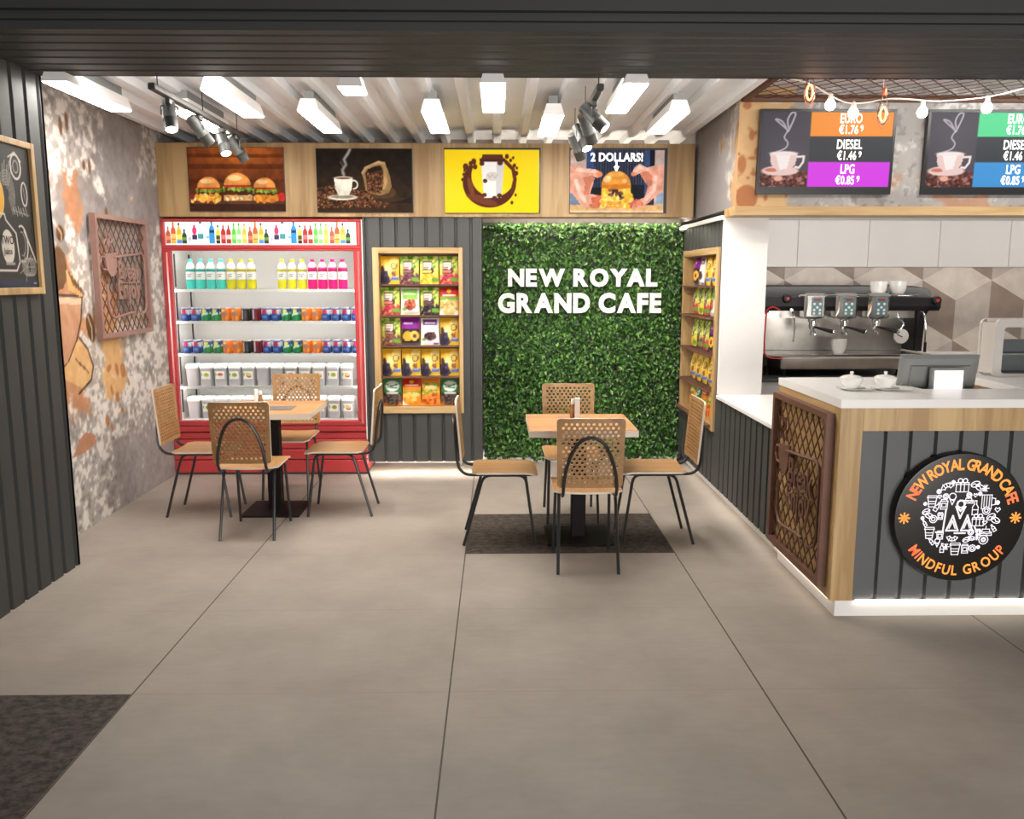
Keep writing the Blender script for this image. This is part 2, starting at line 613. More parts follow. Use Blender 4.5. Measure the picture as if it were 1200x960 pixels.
class Canvas:
    """a small print in metres, u to the right, v upwards"""
    def __init__(s, w, h, res, col=(255, 255, 255)):
        s.w, s.h = w, h
        s.nx, s.ny = int(round(w * res)) + 1, int(round(h * res)) + 1
        s.px = w / (s.nx - 1)
        s.U, s.V = np.meshgrid(np.linspace(0, w, s.nx), np.linspace(0, h, s.ny))
        s.a = np.ones((s.ny, s.nx, 3)) * np.array(col, float)

    def blend(s, mask, col):
        mk = np.clip(mask, 0, 1)[..., None]
        s.a = s.a * (1 - mk) + np.asarray(col, float) * mk
        return s

    def soft(s, d):
        return np.clip(0.5 - d / s.px, 0, 1)

    def rect(s, u0, u1, v0, v1, col, al=1):
        d = np.maximum(np.maximum(u0 - s.U, s.U - u1), np.maximum(v0 - s.V, s.V - v1))
        return s.blend(s.soft(d) * al, col)

    def ell(s, cu, cv, ru, rv, col, rot=0.0, al=1, vmin=None, vmax=None):
        c_, s_ = cos(rot), sin(rot)
        x, y = s.U - cu, s.V - cv
        p, q = (x * c_ + y * s_) / ru, (-x * s_ + y * c_) / rv
        d = (np.sqrt(p * p + q * q) - 1) * min(ru, rv)
        mk = s.soft(d) * al
        if vmin is not None:
            mk = mk * (s.V >= vmin)
        if vmax is not None:
            mk = mk * (s.V <= vmax)
        return s.blend(mk, col)

    def line(s, pts, w, col, al=1):
        d = np.full(s.U.shape, 1e9)
        for (a, b_), (c_, e_) in zip(pts[:-1], pts[1:]):
            dx, dy = c_ - a, e_ - b_
            L2 = dx * dx + dy * dy + 1e-12
            t = np.clip(((s.U - a) * dx + (s.V - b_) * dy) / L2, 0, 1)
            d = np.minimum(d, np.hypot(s.U - a - t * dx, s.V - b_ - t * dy))
        return s.blend(s.soft(d - w / 2) * al, col)

    def poly(s, pts, col, al=1):
        ins = np.zeros(s.U.shape, bool)
        n = len(pts)
        for i in range(n):
            x1, y1 = pts[i]
            x2, y2 = pts[(i + 1) % n]
            if y1 == y2:
                continue
            cnd = ((y1 > s.V) != (y2 > s.V)) & (s.U < (x2 - x1) * (s.V - y1) / (y2 - y1) + x1)
            ins ^= cnd
        return s.blend(ins * al, col)

    def noise(s, cell, seed, octv=4):
        return vnoise(s.ny, s.nx, cell / s.px, seed, octv)

    def beans(s, u0, u1, v0, v1, n, size, cols, seed):
        r_ = np.random.default_rng(seed)
        for _ in range(n):
            s.ell(r_.uniform(u0, u1), r_.uniform(v0, v1), size * r_.uniform(.8, 1.2), size * .65, cols[r_.integers(len(cols))], r_.uniform(0, 3))
        return s

    def sheet(s, origin, U, V):
        """mesh builder with the print as a grid of coloured vertices"""
        O, U, V = Vector(origin), Vector(U), Vector(V)
        mb = MB()
        us, vs = s.U.ravel(), s.V.ravel()
        P = np.array(O)[None, :] + us[:, None] * np.array(U)[None, :] + vs[:, None] * np.array(V)[None, :]
        mb.v = [tuple(p) for p in P]
        nx, ny = s.nx, s.ny
        mb.f = [(j * nx + i, j * nx + i + 1, (j + 1) * nx + i + 1, (j + 1) * nx + i) for j in range(ny - 1) for i in range(nx - 1)]
        mb.mi = [0] * len(mb.f)
        mb.c = [tuple(q) for q in lin_np(s.a).reshape(-1, 3)]
        return mb

    def sample(s, u, v):
        i = min(max(int(round(u / s.w * (s.nx - 1))), 0), s.nx - 1)
        j = min(max(int(round(v / s.h * (s.ny - 1))), 0), s.ny - 1)
        return tuple(lin_np(s.a[j, i]))


# ------------------------------------------------------------------ lettering
def text_geo(txt, size, bold=0.0, xs=1.0, depth=0.0, align='CENTER'):
    cu = bpy.data.curves.new('lettering', 'FONT')
    cu.body, cu.size, cu.align_x = txt, size, align
    cu.offset = bold * size
    cu.extrude = depth / 2
    cu.space_character = 1.06
    cu.resolution_u = 4
    o = bpy.data.objects.new('lettering', cu)
    COL.objects.link(o)
    dg = bpy.context.evaluated_depsgraph_get()
    ev = o.evaluated_get(dg)
    me = ev.to_mesh()
    v = [(p.co.x * xs, p.co.y, p.co.z) for p in me.vertices]
    f = [tuple(p.vertices) for p in me.polygons]
    ev.to_mesh_clear()
    bpy.data.objects.remove(o)
    bpy.data.curves.remove(cu)
    return v, f


def put_text(mb, geo, origin, U, V, N, mi=0, rot=0.0):
    O, U, V, N = Vector(origin), Vector(U), Vector(V), Vector(N)
    c_, s_ = cos(rot), sin(rot)
    mb.add([O + U * (a * c_ - b_ * s_) + V * (a * s_ + b_ * c_) + N * z for a, b_, z in geo[0]], geo[1], mi)
    return mb


def strokes(mb, lines, w, origin, U, V, mi=0, z=0.0, N=(0, 0, 0)):
    """flat line drawing made of thin quads"""
    O, U, V, N = Vector(origin), Vector(U), Vector(V), Vector(N)
    for ln in lines:
        for (a, b_), (c_, e_) in zip(ln[:-1], ln[1:]):
            dx, dy = c_ - a, e_ - b_
            L = math.hypot(dx, dy)
            if L < 1e-6:
                continue
            dx, dy = dx / L * w / 2, dy / L * w / 2
            q = [(a - dx - dy, b_ - dy + dx), (a - dx + dy, b_ - dy - dx), (c_ + dx + dy, e_ + dy - dx), (c_ + dx - dy, e_ + dy + dx)]
            mb.add([O + U * p + V * r + N * z for p, r in q], [(0, 1, 2, 3)], mi)
    return mb


def arc_pts(cu, cv, r, a0, a1, n=16, ry=None):
    ry = r if ry is None else ry
    return [(cu + r * cos(radians(a0 + (a1 - a0) * i / n)), cv + ry * sin(radians(a0 + (a1 - a0) * i / n))) for i in range(n + 1)]


def rounded_rect(u0, u1, v0, v1, r, n=5):
    out = []
    for cu, cv, a in ((u1 - r, v1 - r, 0), (u0 + r, v1 - r, 90), (u0 + r, v0 + r, 180), (u1 - r, v0 + r, 270)):
        out += arc_pts(cu, cv, r, a, a + 90, n)
    return out


# ribbed sheet: flat fields with narrow grooves, extruded upward (or along D)
def ribbed(length, pitch, groove, depth, start=0.0):
    """profile (t, d): d=0 on the face, d=depth in the grooves"""
    pts = [(0.0, 0.0)]
    t = start
    while t < length:
        g0, g1 = t, t + groove
        if g0 > 0.004 and g1 < length - 0.004:
            sl = groove * 0.22
            pts += [(g0, 0), (g0 + sl, depth), (g1 - sl, depth), (g1, 0)]
        t += pitch
    pts.append((length, 0))
    return pts


def ribbed_sheet(mb, prof, origin, T, INTO, D, thick=0.006):
    """prof along T, grooves go INTO, extruded along vector D"""
    O, T, INTO, D = Vector(origin), Vector(T), Vector(INTO), Vector(D)
    n = len(prof)
    ring = [O + T * t + INTO * d for t, d in prof]
    back = [O + T * t + INTO * (d + thick) for t, d in prof]
    v = ring + [p + D for p in ring] + back + [p + D for p in back]
    f = []
    for i in range(n - 1):
        f.append((i, i + 1, n + i + 1, n + i))
        f.append((2 * n + i, 3 * n + i, 3 * n + i + 1, 2 * n + i + 1))
        f.append((i, 2 * n + i, 2 * n + i + 1, i + 1))
        f.append((n + i, n + i + 1, 3 * n + i + 1, 3 * n + i))
    f += [(0, n, 3 * n, 2 * n), (n - 1, 3 * n - 1, 4 * n - 1, 2 * n - 1)]
    mb.add(v, f)
    return mb


def lattice(mb, w, h, cell_u, cell_v, bar, origin, U, V, N, depth):
    """expanded-metal diamonds clipped to a w x h field"""
    O, U, V, N = Vector(origin), Vector(U), Vector(V), Vector(N)
    for sgn in (1, -1):
        sl = sgn * cell_v / cell_u
        span = w * abs(sl)
        c0 = -span if sgn > 0 else 0.0
        c1 = h if sgn > 0 else h + span
        k = math.ceil(c0 / cell_v)
        while k * cell_v < c1:
            cst = k * cell_v + (0.5 * cell_v if False else 0)
            # v = sl*u + cst
            ua, ub = 0.0, w
            lo, hi = sorted(((0 - cst) / sl, (h - cst) / sl))
            ua, ub = max(ua, lo), min(ub, hi)
            if ub - ua > 0.004:
                a = Vector((ua, sl * ua + cst))
                b_ = Vector((ub, sl * ub + cst))
                d = (b_ - a).normalized()
                p = Vector((-d.y, d.x)) * bar / 2
                q = [a + p, a - p, b_ - p, b_ + p]
                top = [O + U * t.x + V * t.y + N * depth for t in q]
                bot = [O + U * t.x + V * t.y for t in q]
                mb.add(bot + top, [(4, 5, 6, 7), (3, 2, 1, 0), (0, 1, 5, 4), (2, 3, 7, 6), (1, 2, 6, 5), (3, 0, 4, 7)])
            k += 1
    return mb
# ================================================================== THE SETTING
struct(MB().box(-5, 6, -3, 8, -0.06, 0).build('floor', 'floor_tile'))
tag(MB().box(TX0, TX0 + 0.997 * TW, 4.941, 5.801, 0.0005, 0.003, bev=0.001).build('floor_mat', 'mat_dark'),
    'dark brown speckled floor mat under the cafe table by the green wall', 'mat', 'dark floor mats')
tag(MB().box(TX0 - 2 * TW, TX0 - TW - 0.004, 2.352, 3.210, 0.0005, 0.003, bev=0.001).build('floor_mat', 'mat_dark'),
    'dark brown speckled floor mat at the entrance below the chalkboard', 'mat', 'dark floor mats')

# --- left wall with its painted, peeling mural
wl = struct(MB().box(-2.9, -2.722, 4.6, 7.8, 0, 2.9).build('wall_left', 'concrete'))
cv = Canvas(2.90, 2.85, 100, (146, 139, 137))
Yv, Zv = cv.U + 4.78, cv.V
na, nb, nc_, nd = cv.noise(0.5, 1, 5), cv.noise(0.16, 2, 5), cv.noise(0.07, 3, 3), cv.noise(0.3, 4, 4)
cv.a += ((na - 0.5) * 34)[..., None]


def region(y0, y1, z0, z1, s):
    a = np.clip((Yv - y0) / s, -1, 1) + 0
    return np.minimum(np.minimum((Yv - y0) / s, (y1 - Yv) / s), np.minimum((Zv - z0) / s, (z1 - Zv) / s))


def patch(reg, nz, thr, col, al=1.0, k=9):
    cv.blend(np.clip((np.clip(reg, -1, 1) * 0.35 + (nz - thr)) * k, 0, 1) * al, col)


fine = cv.noise(0.035, 8, 2)
tear = nb * .45 + nc_ * .3 + vnoise(cv.ny, cv.nx, 6, 7, 3) * .25
speck = fine * .45 + nc_ * .35 + nb * .20
patch(region(5.0, 6.1, 1.4, 2.5, .4), na, .42, (130, 120, 115), .5)
patch(region(5.85, 6.35, 1.95, 2.3, .2), nb, .55, (124, 117, 116), .5)
# brown paint, then ochre, both torn at the edges
patch(region(4.6, 6.15, .72, 1.78, .28), tear, .36, (178, 128, 94), .97)
patch(region(5.72, 6.62, .62, 1.30, .22), tear, .37, (204, 162, 112), .97)
patch(region(5.50, 5.78, 1.70, 2.5, .12), tear, .52, (172, 118, 84), .9)
patch(region(5.2, 5.5, 2.2, 2.6, .12), tear, .50, (156, 120, 98), .8)
patch(region(5.6, 6.05, 1.30, 1.75, .12), tear, .46, (192, 142, 98), .9)
# patches where the plaster is bare: pale flecks on grey
for reg, thr, al in ((region(4.7, 6.02, 2.32, 2.98, .26), .46, .95), (region(4.9, 5.45, 1.6, 2.5, .25), .55, .7), (region(5.5, 5.95, 1.35, 2.0, .2), .50, .9), (region(5.62, 5.92, .72, 1.3, .12), .48, .9),
                     (region(4.6, 6.35, -.3, .74, .26), .42, 1), (region(6.2, 7.15, .42, 1.30, .30), .47, 1), (region(6.85, 7.4, .3, 1.95, .3), .50, .9), (region(6.75, 7.2, 2.45, 2.95, .2), .48, .8)):
    mk = np.clip((np.clip(reg, -1, 1) * 0.35 + (tear - thr)) * 12, 0, 1) * al
    cv.blend(mk, (166, 158, 152))
    cv.blend(mk * np.clip((speck - .49) * 16, 0, 1), (206, 199, 191))
    cv.blend(mk * np.clip((.40 - speck) * 14, 0, 1) * .7, (136, 126, 120))
    rim = np.clip((np.clip(reg, -1, 1) * 0.35 + (tear - thr + .035)) * 12, 0, 1) * al - mk
    cv.blend(np.clip(rim, 0, 1) * .6 * (speck > .48), (210, 203, 195))
patch(region(5.95, 7.8, -.4, .50, .2), tear, .44, (148, 140, 138), .95)
cv.blend(np.clip((tear - .62) * 12, 0, 1) * (region(4.6, 6.6, .2, 1.9, .2) > 0) * .5, (206, 200, 192))
# the painted cup with its handle, beans and splashes
cv.poly([(.10, 1.54), (.57, 1.54), (.89, 1.52), (.85, 1.37), (.77, 1.24), (.64, 1.11), (.48, 1.06), (.1, 1.0)], (182, 136, 106))
cv.poly([(.40, 1.54), (.89, 1.52), (.87, 1.47), (.4, 1.50)], (200, 176, 146))
cv.line([(.1, 1.545), (.57, 1.54), (.89, 1.525), (.85, 1.37), (.77, 1.24), (.64, 1.11), (.48, 1.05)], .016, (66, 48, 38))
cv.poly([(.81, 1.26), (.91, 1.17), (.97, 1.05), (.92, .97), (.80, .93), (.62, 1.0), (.52, 1.06), (.64, 1.11), (.77, 1.23)], (202, 160, 110))
cv.line([(.81, 1.26), (.91, 1.18), (.972, 1.06), (.93, .97), (.75, .90)], .016, (66, 48, 38))
for k in range(3):
    cv.line([(.74 + .05 * k, 1.13 - .03 * k), (.80 + .05 * k, 1.08 - .03 * k)], .010, (92, 66, 46))
cv.poly([(.3, 1.56), (.56, 1.82), (.70, 1.80), (.72, 1.70), (.66, 1.58), (.5, 1.55)], (98, 70, 48))
cv.ell(.64, 1.72, .08, .12, (106, 78, 52), .2)
cv.poly([(.70, 1.70), (.80, 1.66), (.92, 1.54), (.88, 1.52), (.72, 1.57)], (204, 158, 104))
for i in range(5):
    cv.line([(.74 + i * .035, 1.68 - i * .025), (.79 + i * .03, 1.60 - i * .015)], .014, (84, 60, 38))
for u, v, ru, rv, r in ((.975, 1.315, .055, .10, .25), (.67, 1.92, .05, .05, 0)):
    cv.ell(u, v, ru, rv, (84, 56, 34), r)
    cv.line([(u - .03, v + rv * .8), (u + .015, v), (u + .01, v - rv * .8)], .014, (190, 160, 120))
for u, v, ru, rv in ((1.05, 2.38, .02, .035), (1.13, 2.38, .02, .05), (1.33, 2.10, .022, .035), (.86, 2.62, .022, .06), (.78, 2.58, .022, .06)):
    cv.ell(u, v, ru, rv, (116, 84, 58))
for u, v, ru, rv in ((1.2, 1.02, .05, .03), (1.32, 1.0, .03, .06), (1.42, .98, .05, .07), (1.22, .86, .02, .05), (1.30, .80, .04, .05), (1.12, .66, .04, .05), (1.18, .60, .02, .04), (1.36, .70, .03, .02), (1.5, .88, .02, .03)):
    cv.ell(u, v, ru * .8, rv * .8, (166, 116, 76), .3)
cv.poly([(.70, .60), (.80, .64), (.92, .60), (.94, .54), (.84, .52), (.74, .50), (.60, .51), (.66, .55)], (172, 122, 94))
for k in range(3):
    cv.line([(1.98 + k * .07, 1.52), (2.02 + k * .07, 1.56), (2.0 + k * .07, 1.62)], .026, (172, 168, 165), .6)
cv.a += ((nc_ - .5) * 22 + (fine - .5) * 18)[..., None]
mur = cv.sheet((-2.7200, 4.78, 0), (0, 1, 0), (0, 0, 1)).build('mural', 'print_wall', wl)

# --- portal: dark ribbed side wall, soffit and header
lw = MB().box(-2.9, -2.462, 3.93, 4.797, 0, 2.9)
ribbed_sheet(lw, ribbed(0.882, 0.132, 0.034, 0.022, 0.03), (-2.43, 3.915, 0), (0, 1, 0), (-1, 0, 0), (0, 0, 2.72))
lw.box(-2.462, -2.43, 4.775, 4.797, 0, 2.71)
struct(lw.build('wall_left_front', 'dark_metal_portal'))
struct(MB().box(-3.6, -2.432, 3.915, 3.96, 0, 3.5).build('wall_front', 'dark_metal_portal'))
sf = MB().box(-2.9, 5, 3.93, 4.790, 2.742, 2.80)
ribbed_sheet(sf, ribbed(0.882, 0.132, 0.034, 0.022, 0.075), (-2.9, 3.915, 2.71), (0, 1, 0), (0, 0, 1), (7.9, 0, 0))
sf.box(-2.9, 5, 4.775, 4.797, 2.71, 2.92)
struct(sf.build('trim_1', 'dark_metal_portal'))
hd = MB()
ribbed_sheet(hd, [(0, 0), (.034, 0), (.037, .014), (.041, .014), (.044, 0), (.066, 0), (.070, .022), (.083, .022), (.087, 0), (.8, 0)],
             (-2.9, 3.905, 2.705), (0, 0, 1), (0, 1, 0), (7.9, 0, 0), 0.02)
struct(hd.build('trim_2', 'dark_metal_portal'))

# --- back wall and ceiling
struct(MB().box(5.012, 5.1, 3.96, 7.66, 0, 2.95).build('wall_right_end', 'white_paint'))
struct(MB().box(-2.9, 5, 7.66, 7.8, 0, 2.95).build('wall_back', 'concrete'))
ce = MB().box(-2.75, 1.64, 4.797, 7.66, 2.836, 2.93)
px, prof = -2.72, [(0, 0)]
while px < 1.5:
    t = px + 2.72
    prof += [(t + .05, 0), (t + .064, -.05), (t + .116, -.05), (t + .13, 0)]
    px += .2197
prof.append((4.345, 0))
ribbed_sheet(ce, prof, (-2.725, 4.797, 2.83), (1, 0, 0), (0, 0, 1), (0, 2.865, 0), 0.003)
struct(ce.build('ceiling', 'ceiling_white'))
struct(MB().box(1.63, 5, 4.797, 5.90, 2.90, 2.95).build('ceiling_bar', 'ceiling_white'))

# --- ribbed cladding of the back wall, open for the shelf niche and hung above a lit gap
G0 = -1.078


def clad_x(mb, x0, x1, z0, z1, Y):
    st = (G0 - x0) % 0.1215
    ribbed_sheet(mb, ribbed(x1 - x0, 0.1215, 0.027, 0.02, st - 0.1215), (x0, Y, z0), (1, 0, 0), (0, 1, 0), (0, 0, z1 - z0), 0.004)


cb = MB()
clad_x(cb, -1.095, -1.015, 0.105, 2.13, 7.07)
clad_x(cb, -0.285, -0.132, 0.105, 2.13, 7.07)
clad_x(cb, -1.015, -0.285, 1.885, 2.13, 7.07)
clad_x(cb, -1.015, -0.285, 0.105, 0.525, 7.07)
cb.box(-0.150, -0.128, 7.066, 7.60, 0.105, 2.13)
cb.box(-1.09, -0.15, 7.30, 7.32, 0.16, 2.13)
struct(cb.build('wall_back_cladding', 'dark_metal'))
struct(MB().box(-1.10, -0.12, 7.50, 7.60, 0, 0.115).build('baseboard_back', 'white_paint'))

# --- right wall: ribbed cladding, niche, white pillar, toe board
G1 = 4.83


def clad_y(mb, y0, y1, z0, z1, X):
    st = (G1 - y0) % 0.1215
    ribbed_sheet(mb, ribbed(y1 - y0, 0.1215, 0.03, 0.022, st - 0.1215), (X, y0, z0), (0, 1, 0), (1, 0, 0), (0, 0, z1 - z0), 0.004)


cr = MB()
clad_y(cr, 6.165, 6.235, 0.10, 2.055, 1.62)
clad_y(cr, 7.415, 7.60, 0.10, 2.055, 1.62)
clad_y(cr, 6.235, 7.415, 1.862, 2.055, 1.62)
clad_y(cr, 6.235, 7.415, 0.10, 0.51, 1.62)
clad_y(cr, 4.84, 6.165, 0.10, 0.768, 1.62)
struct(cr.build('wall_right_cladding', 'dark_metal'))
struct(MB().box(1.765, 1.90, 6.20, 7.66, 0.10, 2.06).build('wall_right', 'white_paint'))
struct(MB().box(1.69, 1.90, 4.86, 7.66, 0, 0.115).build('baseboard_right', 'white_paint'))
struct(MB().box(1.618, 1.932, 6.150, 6.199, 0.797, 2.066).build('wall_right_pillar', 'white_paint'))
struct(MB().box(1.594, 1.66, 6.16, 7.60, 2.055, 2.085).build('trim_3', 'white_paint'))

# --- bulkhead above the bar: concrete print, oak lower edge
bk = struct(MB().box(1.623, 5, 5.893, 7.66, 2.125, 2.90).build('wall_bulkhead', 'concrete'))
cv = Canvas(3.38, 0.78, 105, (166, 162, 159))
n1, n2, n3 = cv.noise(.3, 11, 5), cv.noise(.1, 12, 4), cv.noise(.04, 13, 3)
cv.a += ((n1 - .5) * 50)[..., None]
fl = n2 * .5 + n3 * .5
cv.blend(np.clip((fl - .48) * 9, 0, 1) * np.clip((n1 - .34) * 6, 0, 1) * .95, (216, 214, 211))
cv.blend(np.clip((n3 - .62) * 12, 0, 1) * .5, (110, 106, 104))
cv.blend(np.clip((n1 * .6 + n2 * .4 - .5) * 12 + (.30 - cv.V) * 5 - 1.1 + .0 * cv.U, 0, 1) * (cv.U > .9) * .85, (172, 130, 104))
left = np.clip((.40 + (n2 - .5) * .25 - cv.U) * 20, 0, 1)
cv.blend(left, (206, 172, 128))
cv.blend(left * np.clip((n2 - .5) * 2, 0, .4), (186, 150, 110))
for u, v, ru, rv in ((.07, .06, .075, .085), (.25, .20, .06, .11), (.03, .28, .03, .06), (.05, .66, .03, .025), (.09, .47, .02, .035), (.13, .36, .02, .03),
                     (.34, .10, .035, .02), (.31, .43, .02, .03), (.12, .22, .03, .016), (.1, .32, .03, .012), (.42, .12, .02, .025), (.2, .06, .012, .02)):
    cv.ell(u, v, ru, rv, (168, 112, 76))
for k in range(40):
    cv.ell(rng.uniform(0, .42), rng.uniform(0, .55), rng.uniform(.003, .012), rng.uniform(.003, .014), (160, 108, 74))
cv.ell(.24, .70, .07, .03, (200, 196, 190))
cv.sheet((1.62, 5.890, 2.122), (1, 0, 0), (0, 0, 1)).build('concrete_print', 'print_wall', bk)
cv = Canvas(1.77, 0.78, 80, (140, 134, 133))
n1, n2, n3 = cv.noise(.4, 21, 5), cv.noise(.15, 22, 4), cv.noise(.05, 23, 3)
cv.a += ((n1 - .5) * 30)[..., None]
near = np.clip(1 - cv.U / .62, 0, 1)
streak = vnoise(cv.ny, cv.nx, 8, 25, 3) * .5 + n2 * .5
cv.blend(np.clip((streak + near * .35 - .68) * 8, 0, 1), (184, 178, 172))
cv.blend(np.clip((n2 + near * .28 - .80) * 10, 0, 1), (150, 122, 88))
cv.blend(np.clip((.16 - cv.U - np.abs(cv.V - .1) * .25) * 14, 0, 1), (176, 138, 100))
sh = cv.sheet((1.6205, 5.89, 2.122), (0, 1, 0), (0, 0, 1))
sh.f = [f[::-1] for f in sh.f]
sh.build('concrete_print', 'print_wall', bk)
struct(MB().box(1.612, 5, 5.878, 6.149, 2.067, 2.125).build('trim_4', 'oak_horizontal'))
struct(MB().box(1.932, 5, 6.149, 7.66, 2.067, 2.125).build('trim_5', 'white_paint'))

# --- bar back wall with cube-pattern tiles
tw = MB().box(1.93, 5, 7.122, 7.20, 0.0, 2.067, 3)
S_, HW = 0.335, 0.335 * 0.8660
ax, az = 3.84, 1.29
yy = 7.1200
for i in range(-8, 6):
    for j in range(-3, 4):
        cx = ax + (i + (0.5 if j % 2 else 0)) * 2 * HW
        cz = az + j * 1.5 * S_
        A, Bp = (cx, cz + S_ / 2), (cx, cz - S_ / 2)
        L1, L2 = (cx - HW, cz + S_), (cx - HW, cz)
        R1, R2 = (cx + HW, cz + S_), (cx + HW, cz)
        T = (cx, cz + 1.5 * S_)
        for mi, q in ((2, (L1, L2, Bp, A)), (1, (A, Bp, R2, R1)), (0, (A, R1, T, L1))):
            def clip(poly):
                for axis, val, keep in ((0, 1.935, 1), (0, 4.9, -1), (1, 0.9, 1), (1, 1.9, -1)):
                    out = []
                    for k in range(len(poly)):
                        p, r = poly[k], poly[(k + 1) % len(poly)]
                        ip, ir = (p[axis] - val) * keep >= 0, (r[axis] - val) * keep >= 0
                        if ip:
                            out.append(p)
                        if ip != ir:
                            t = (val - p[axis]) / (r[axis] - p[axis])
                            out.append((p[0] + (r[0] - p[0]) * t, p[1] + (r[1] - p[1]) * t))
                    poly = out
                    if not poly:
                        return []
                return poly
            c_ = clip(list(q))
            if len(c_) > 2:
                tw.add([(p[0], yy, p[1]) for p in c_], [tuple(range(len(c_)))], mi)
plain('tile_light', (200, 188, 177), 0.5, 0, 0.10, 10)
plain('tile_mid', (178, 165, 155), 0.5, 0, 0.10, 10)
plain('tile_dark', (138, 120, 108), 0.5, 0, 0.12, 10)
struct(tw.build('wall_bar_back', ['tile_light', 'tile_mid', 'tile_dark', 'white_paint']))

# ================================================================== LIGHT FITTINGS
panels = [(-2.31, 4.70, 'against the peeling left wall, nearest the portal'), (-1.55, 4.89, 'in the near row, right of the left track'),
          (-1.16, 5.47, 'in the far row above the coffee cup poster'), (-0.79, 4.21, ''), (-0.40, 5.47, 'in the far row left of the middle'),
          (-0.02, 4.70, 'in the near row, in the middle of the ceiling'), (0.36, 5.60, 'in the far row, short one left of the right track'),
          (0.74, 4.70, 'in the near row, right of the right track'), (1.13, 5.47, 'in the far row beside the bulkhead wall'),
          (-1.94, 5.48, 'partly behind the left track')]
panels[3] = (-0.79, 4.81, 'cut short by the portal, left of the middle')
for x, y, txt in panels:
    y1 = y + 0.79 if abs(y - 4.81) > .01 else 4.99
    if abs(y - 4.81) < .01:
        y = 4.80
    t = thing('ceiling_light', 'white box ceiling light ' + txt, 'ceiling light', (x, (y + y1) / 2, 2.66), 0, 'box lights on the white ceiling')
    h = MB()
    lo = [(x - .068, y - .012), (x + .068, y - .012), (x + .068, y1 + .012), (x - .068, y1 + .012)]
    hi = [(x - .046, y + .004), (x + .046, y + .004), (x + .046, y1 - .004), (x - .046, y1 - .004)]
    h.add([(a, b_, 2.662) for a, b_ in lo] + [(a, b_, 2.735) for a, b_ in hi], [(3, 2, 1, 0), (4, 5, 6, 7), (0, 1, 5, 4), (1, 2, 6, 5), (2, 3, 7, 6), (3, 0, 4, 7)])
    h.build('housing', 'box_glow', t)
    hg = MB().box(x - .03, x + .03, y + .04, y1 - .04, 2.734, 2.79)
    hg.build('mounting', 'dark_grey_plastic', t)
    MB().box(x - .062, x + .062, y, y1, 2.656, 2.6615).build('glowing_panel', 'panel_glow', t)


def spotlight(loc, d, label, glow=True, watts=SPOT_WATTS, size=1.0):
    t = thing('track_spotlight', label, 'spotlight', loc, 0, 'spotlights on the ceiling tracks')
    P, d = Vector(loc), Vector(d).normalized()
    piv = P + Vector((0, 0, -.088 * size))
    side = d.cross(Vector((0, 0, 1))).normalized()
    MB().box(P.x - .014, P.x + .014, P.y - .03, P.y + .03, P.z - .03, P.z - .001, bev=.003).build('adapter', 'track_grey', t)
    yk = MB()
    top = P + Vector((0, 0, -.035))
    r = .044 * size
    yk.tube(fillet([piv - side * r, piv - side * r + Vector((0, 0, .05 * size)), top - Vector((0, 0, .0)), piv + side * r + Vector((0, 0, .05 * size)), piv + side * r], .012), .0035, 6)
    yk.build('yoke', 'spot_dark', t, True)
    L = .19 * size
    a = piv - d * L * .5
    bd = MB()
    bd.lathe([(.020 * size, 0), (.034 * size, .004), (.036 * size, .02), (.036 * size, L * .60), (.039 * size, L * .62), (.040 * size, L * .66), (.037 * size, L * .68),
              (.037 * size, L), (.033 * size, L), (.032 * size, L - .006)], a, 20, d)
    bd.build('body', 'spot_dark' if glow else 'track_grey', t, True)
    MB().lathe([(.0315 * size, 0), (.0315 * size, .003)], a + d * (L - .008), 20, d).build('lens', 'lens_glow' if glow else 'spot_dark', t)
    if watts:
        l = bpy.data.lights.new('spot_beam', 'SPOT')
        l.energy, l.spot_size, l.spot_blend, l.shadow_soft_size, l.color = watts, radians(84), .5, .02, (1, .93, .84)
        lo = bpy.data.objects.new('spot_beam', l)
        COL.objects.link(lo)
        lo.location = a + d * (L + .02)
        lo.rotation_euler = d.to_track_quat('-Z', 'Y').to_euler()


def track(x, y0, y1, label):
    t = thing('light_track', label, 'light track', (x, (y0 + y1) / 2, 2.63), 0, 'light tracks under the ceiling')
    MB().box(x - .019, x + .019, y0, y1, 2.612, 2.646, bev=.005).build('rail', 'track_grey', t)
    for y in (y0 + .09, (y0 + y1) / 2, y1 - .1):
        MB().tube([(x, y, 2.645), (x, y, 2.80)], .003, 6).build('hanger', 'spot_dark', t)


track(-1.79, 4.64, 6.22, 'dark grey light track hanging over the left cafe table')
track(0.54, 4.62, 6.20, 'dark grey light track hanging over the right cafe table')
for x, y, d, g, s in ((-1.79, 4.88, (.22, -.42, -.88), 1, 'nearest spotlight of the left track, lit lens turned to the floor'),
                      (-1.79, 5.36, (.44, .48, -.75), 0, 'second spotlight of the left track, grey barrel turned to the right'),
                      (-1.79, 5.80, (.30, -.42, -.86), 1, 'third spotlight of the left track, lit and just above the burger poster'),
                      (-1.79, 6.10, (.46, .42, -.75), 0, 'farthest spotlight of the left track, grey barrel over the burger poster'),
                      (0.54, 4.90, (.62, -.35, -.70), 1, 'nearest spotlight of the right track, lit lens turned right'),
                      (0.54, 5.25, (.38, .50, -.77), 0, 'second spotlight of the right track, dark barrel turned away'),
                      (0.54, 5.58, (.30, -.50, -.80), 1, 'third spotlight of the right track, lit and beside the two dollar poster'),
                      (0.54, 5.95, (.38, .46, -.78), 0, 'farthest spotlight of the right track, dark barrel')):
    spotlight((x, y, 2.612), d, s, bool(g), SPOT_WATTS if g else SPOT_WATTS * 1.5)

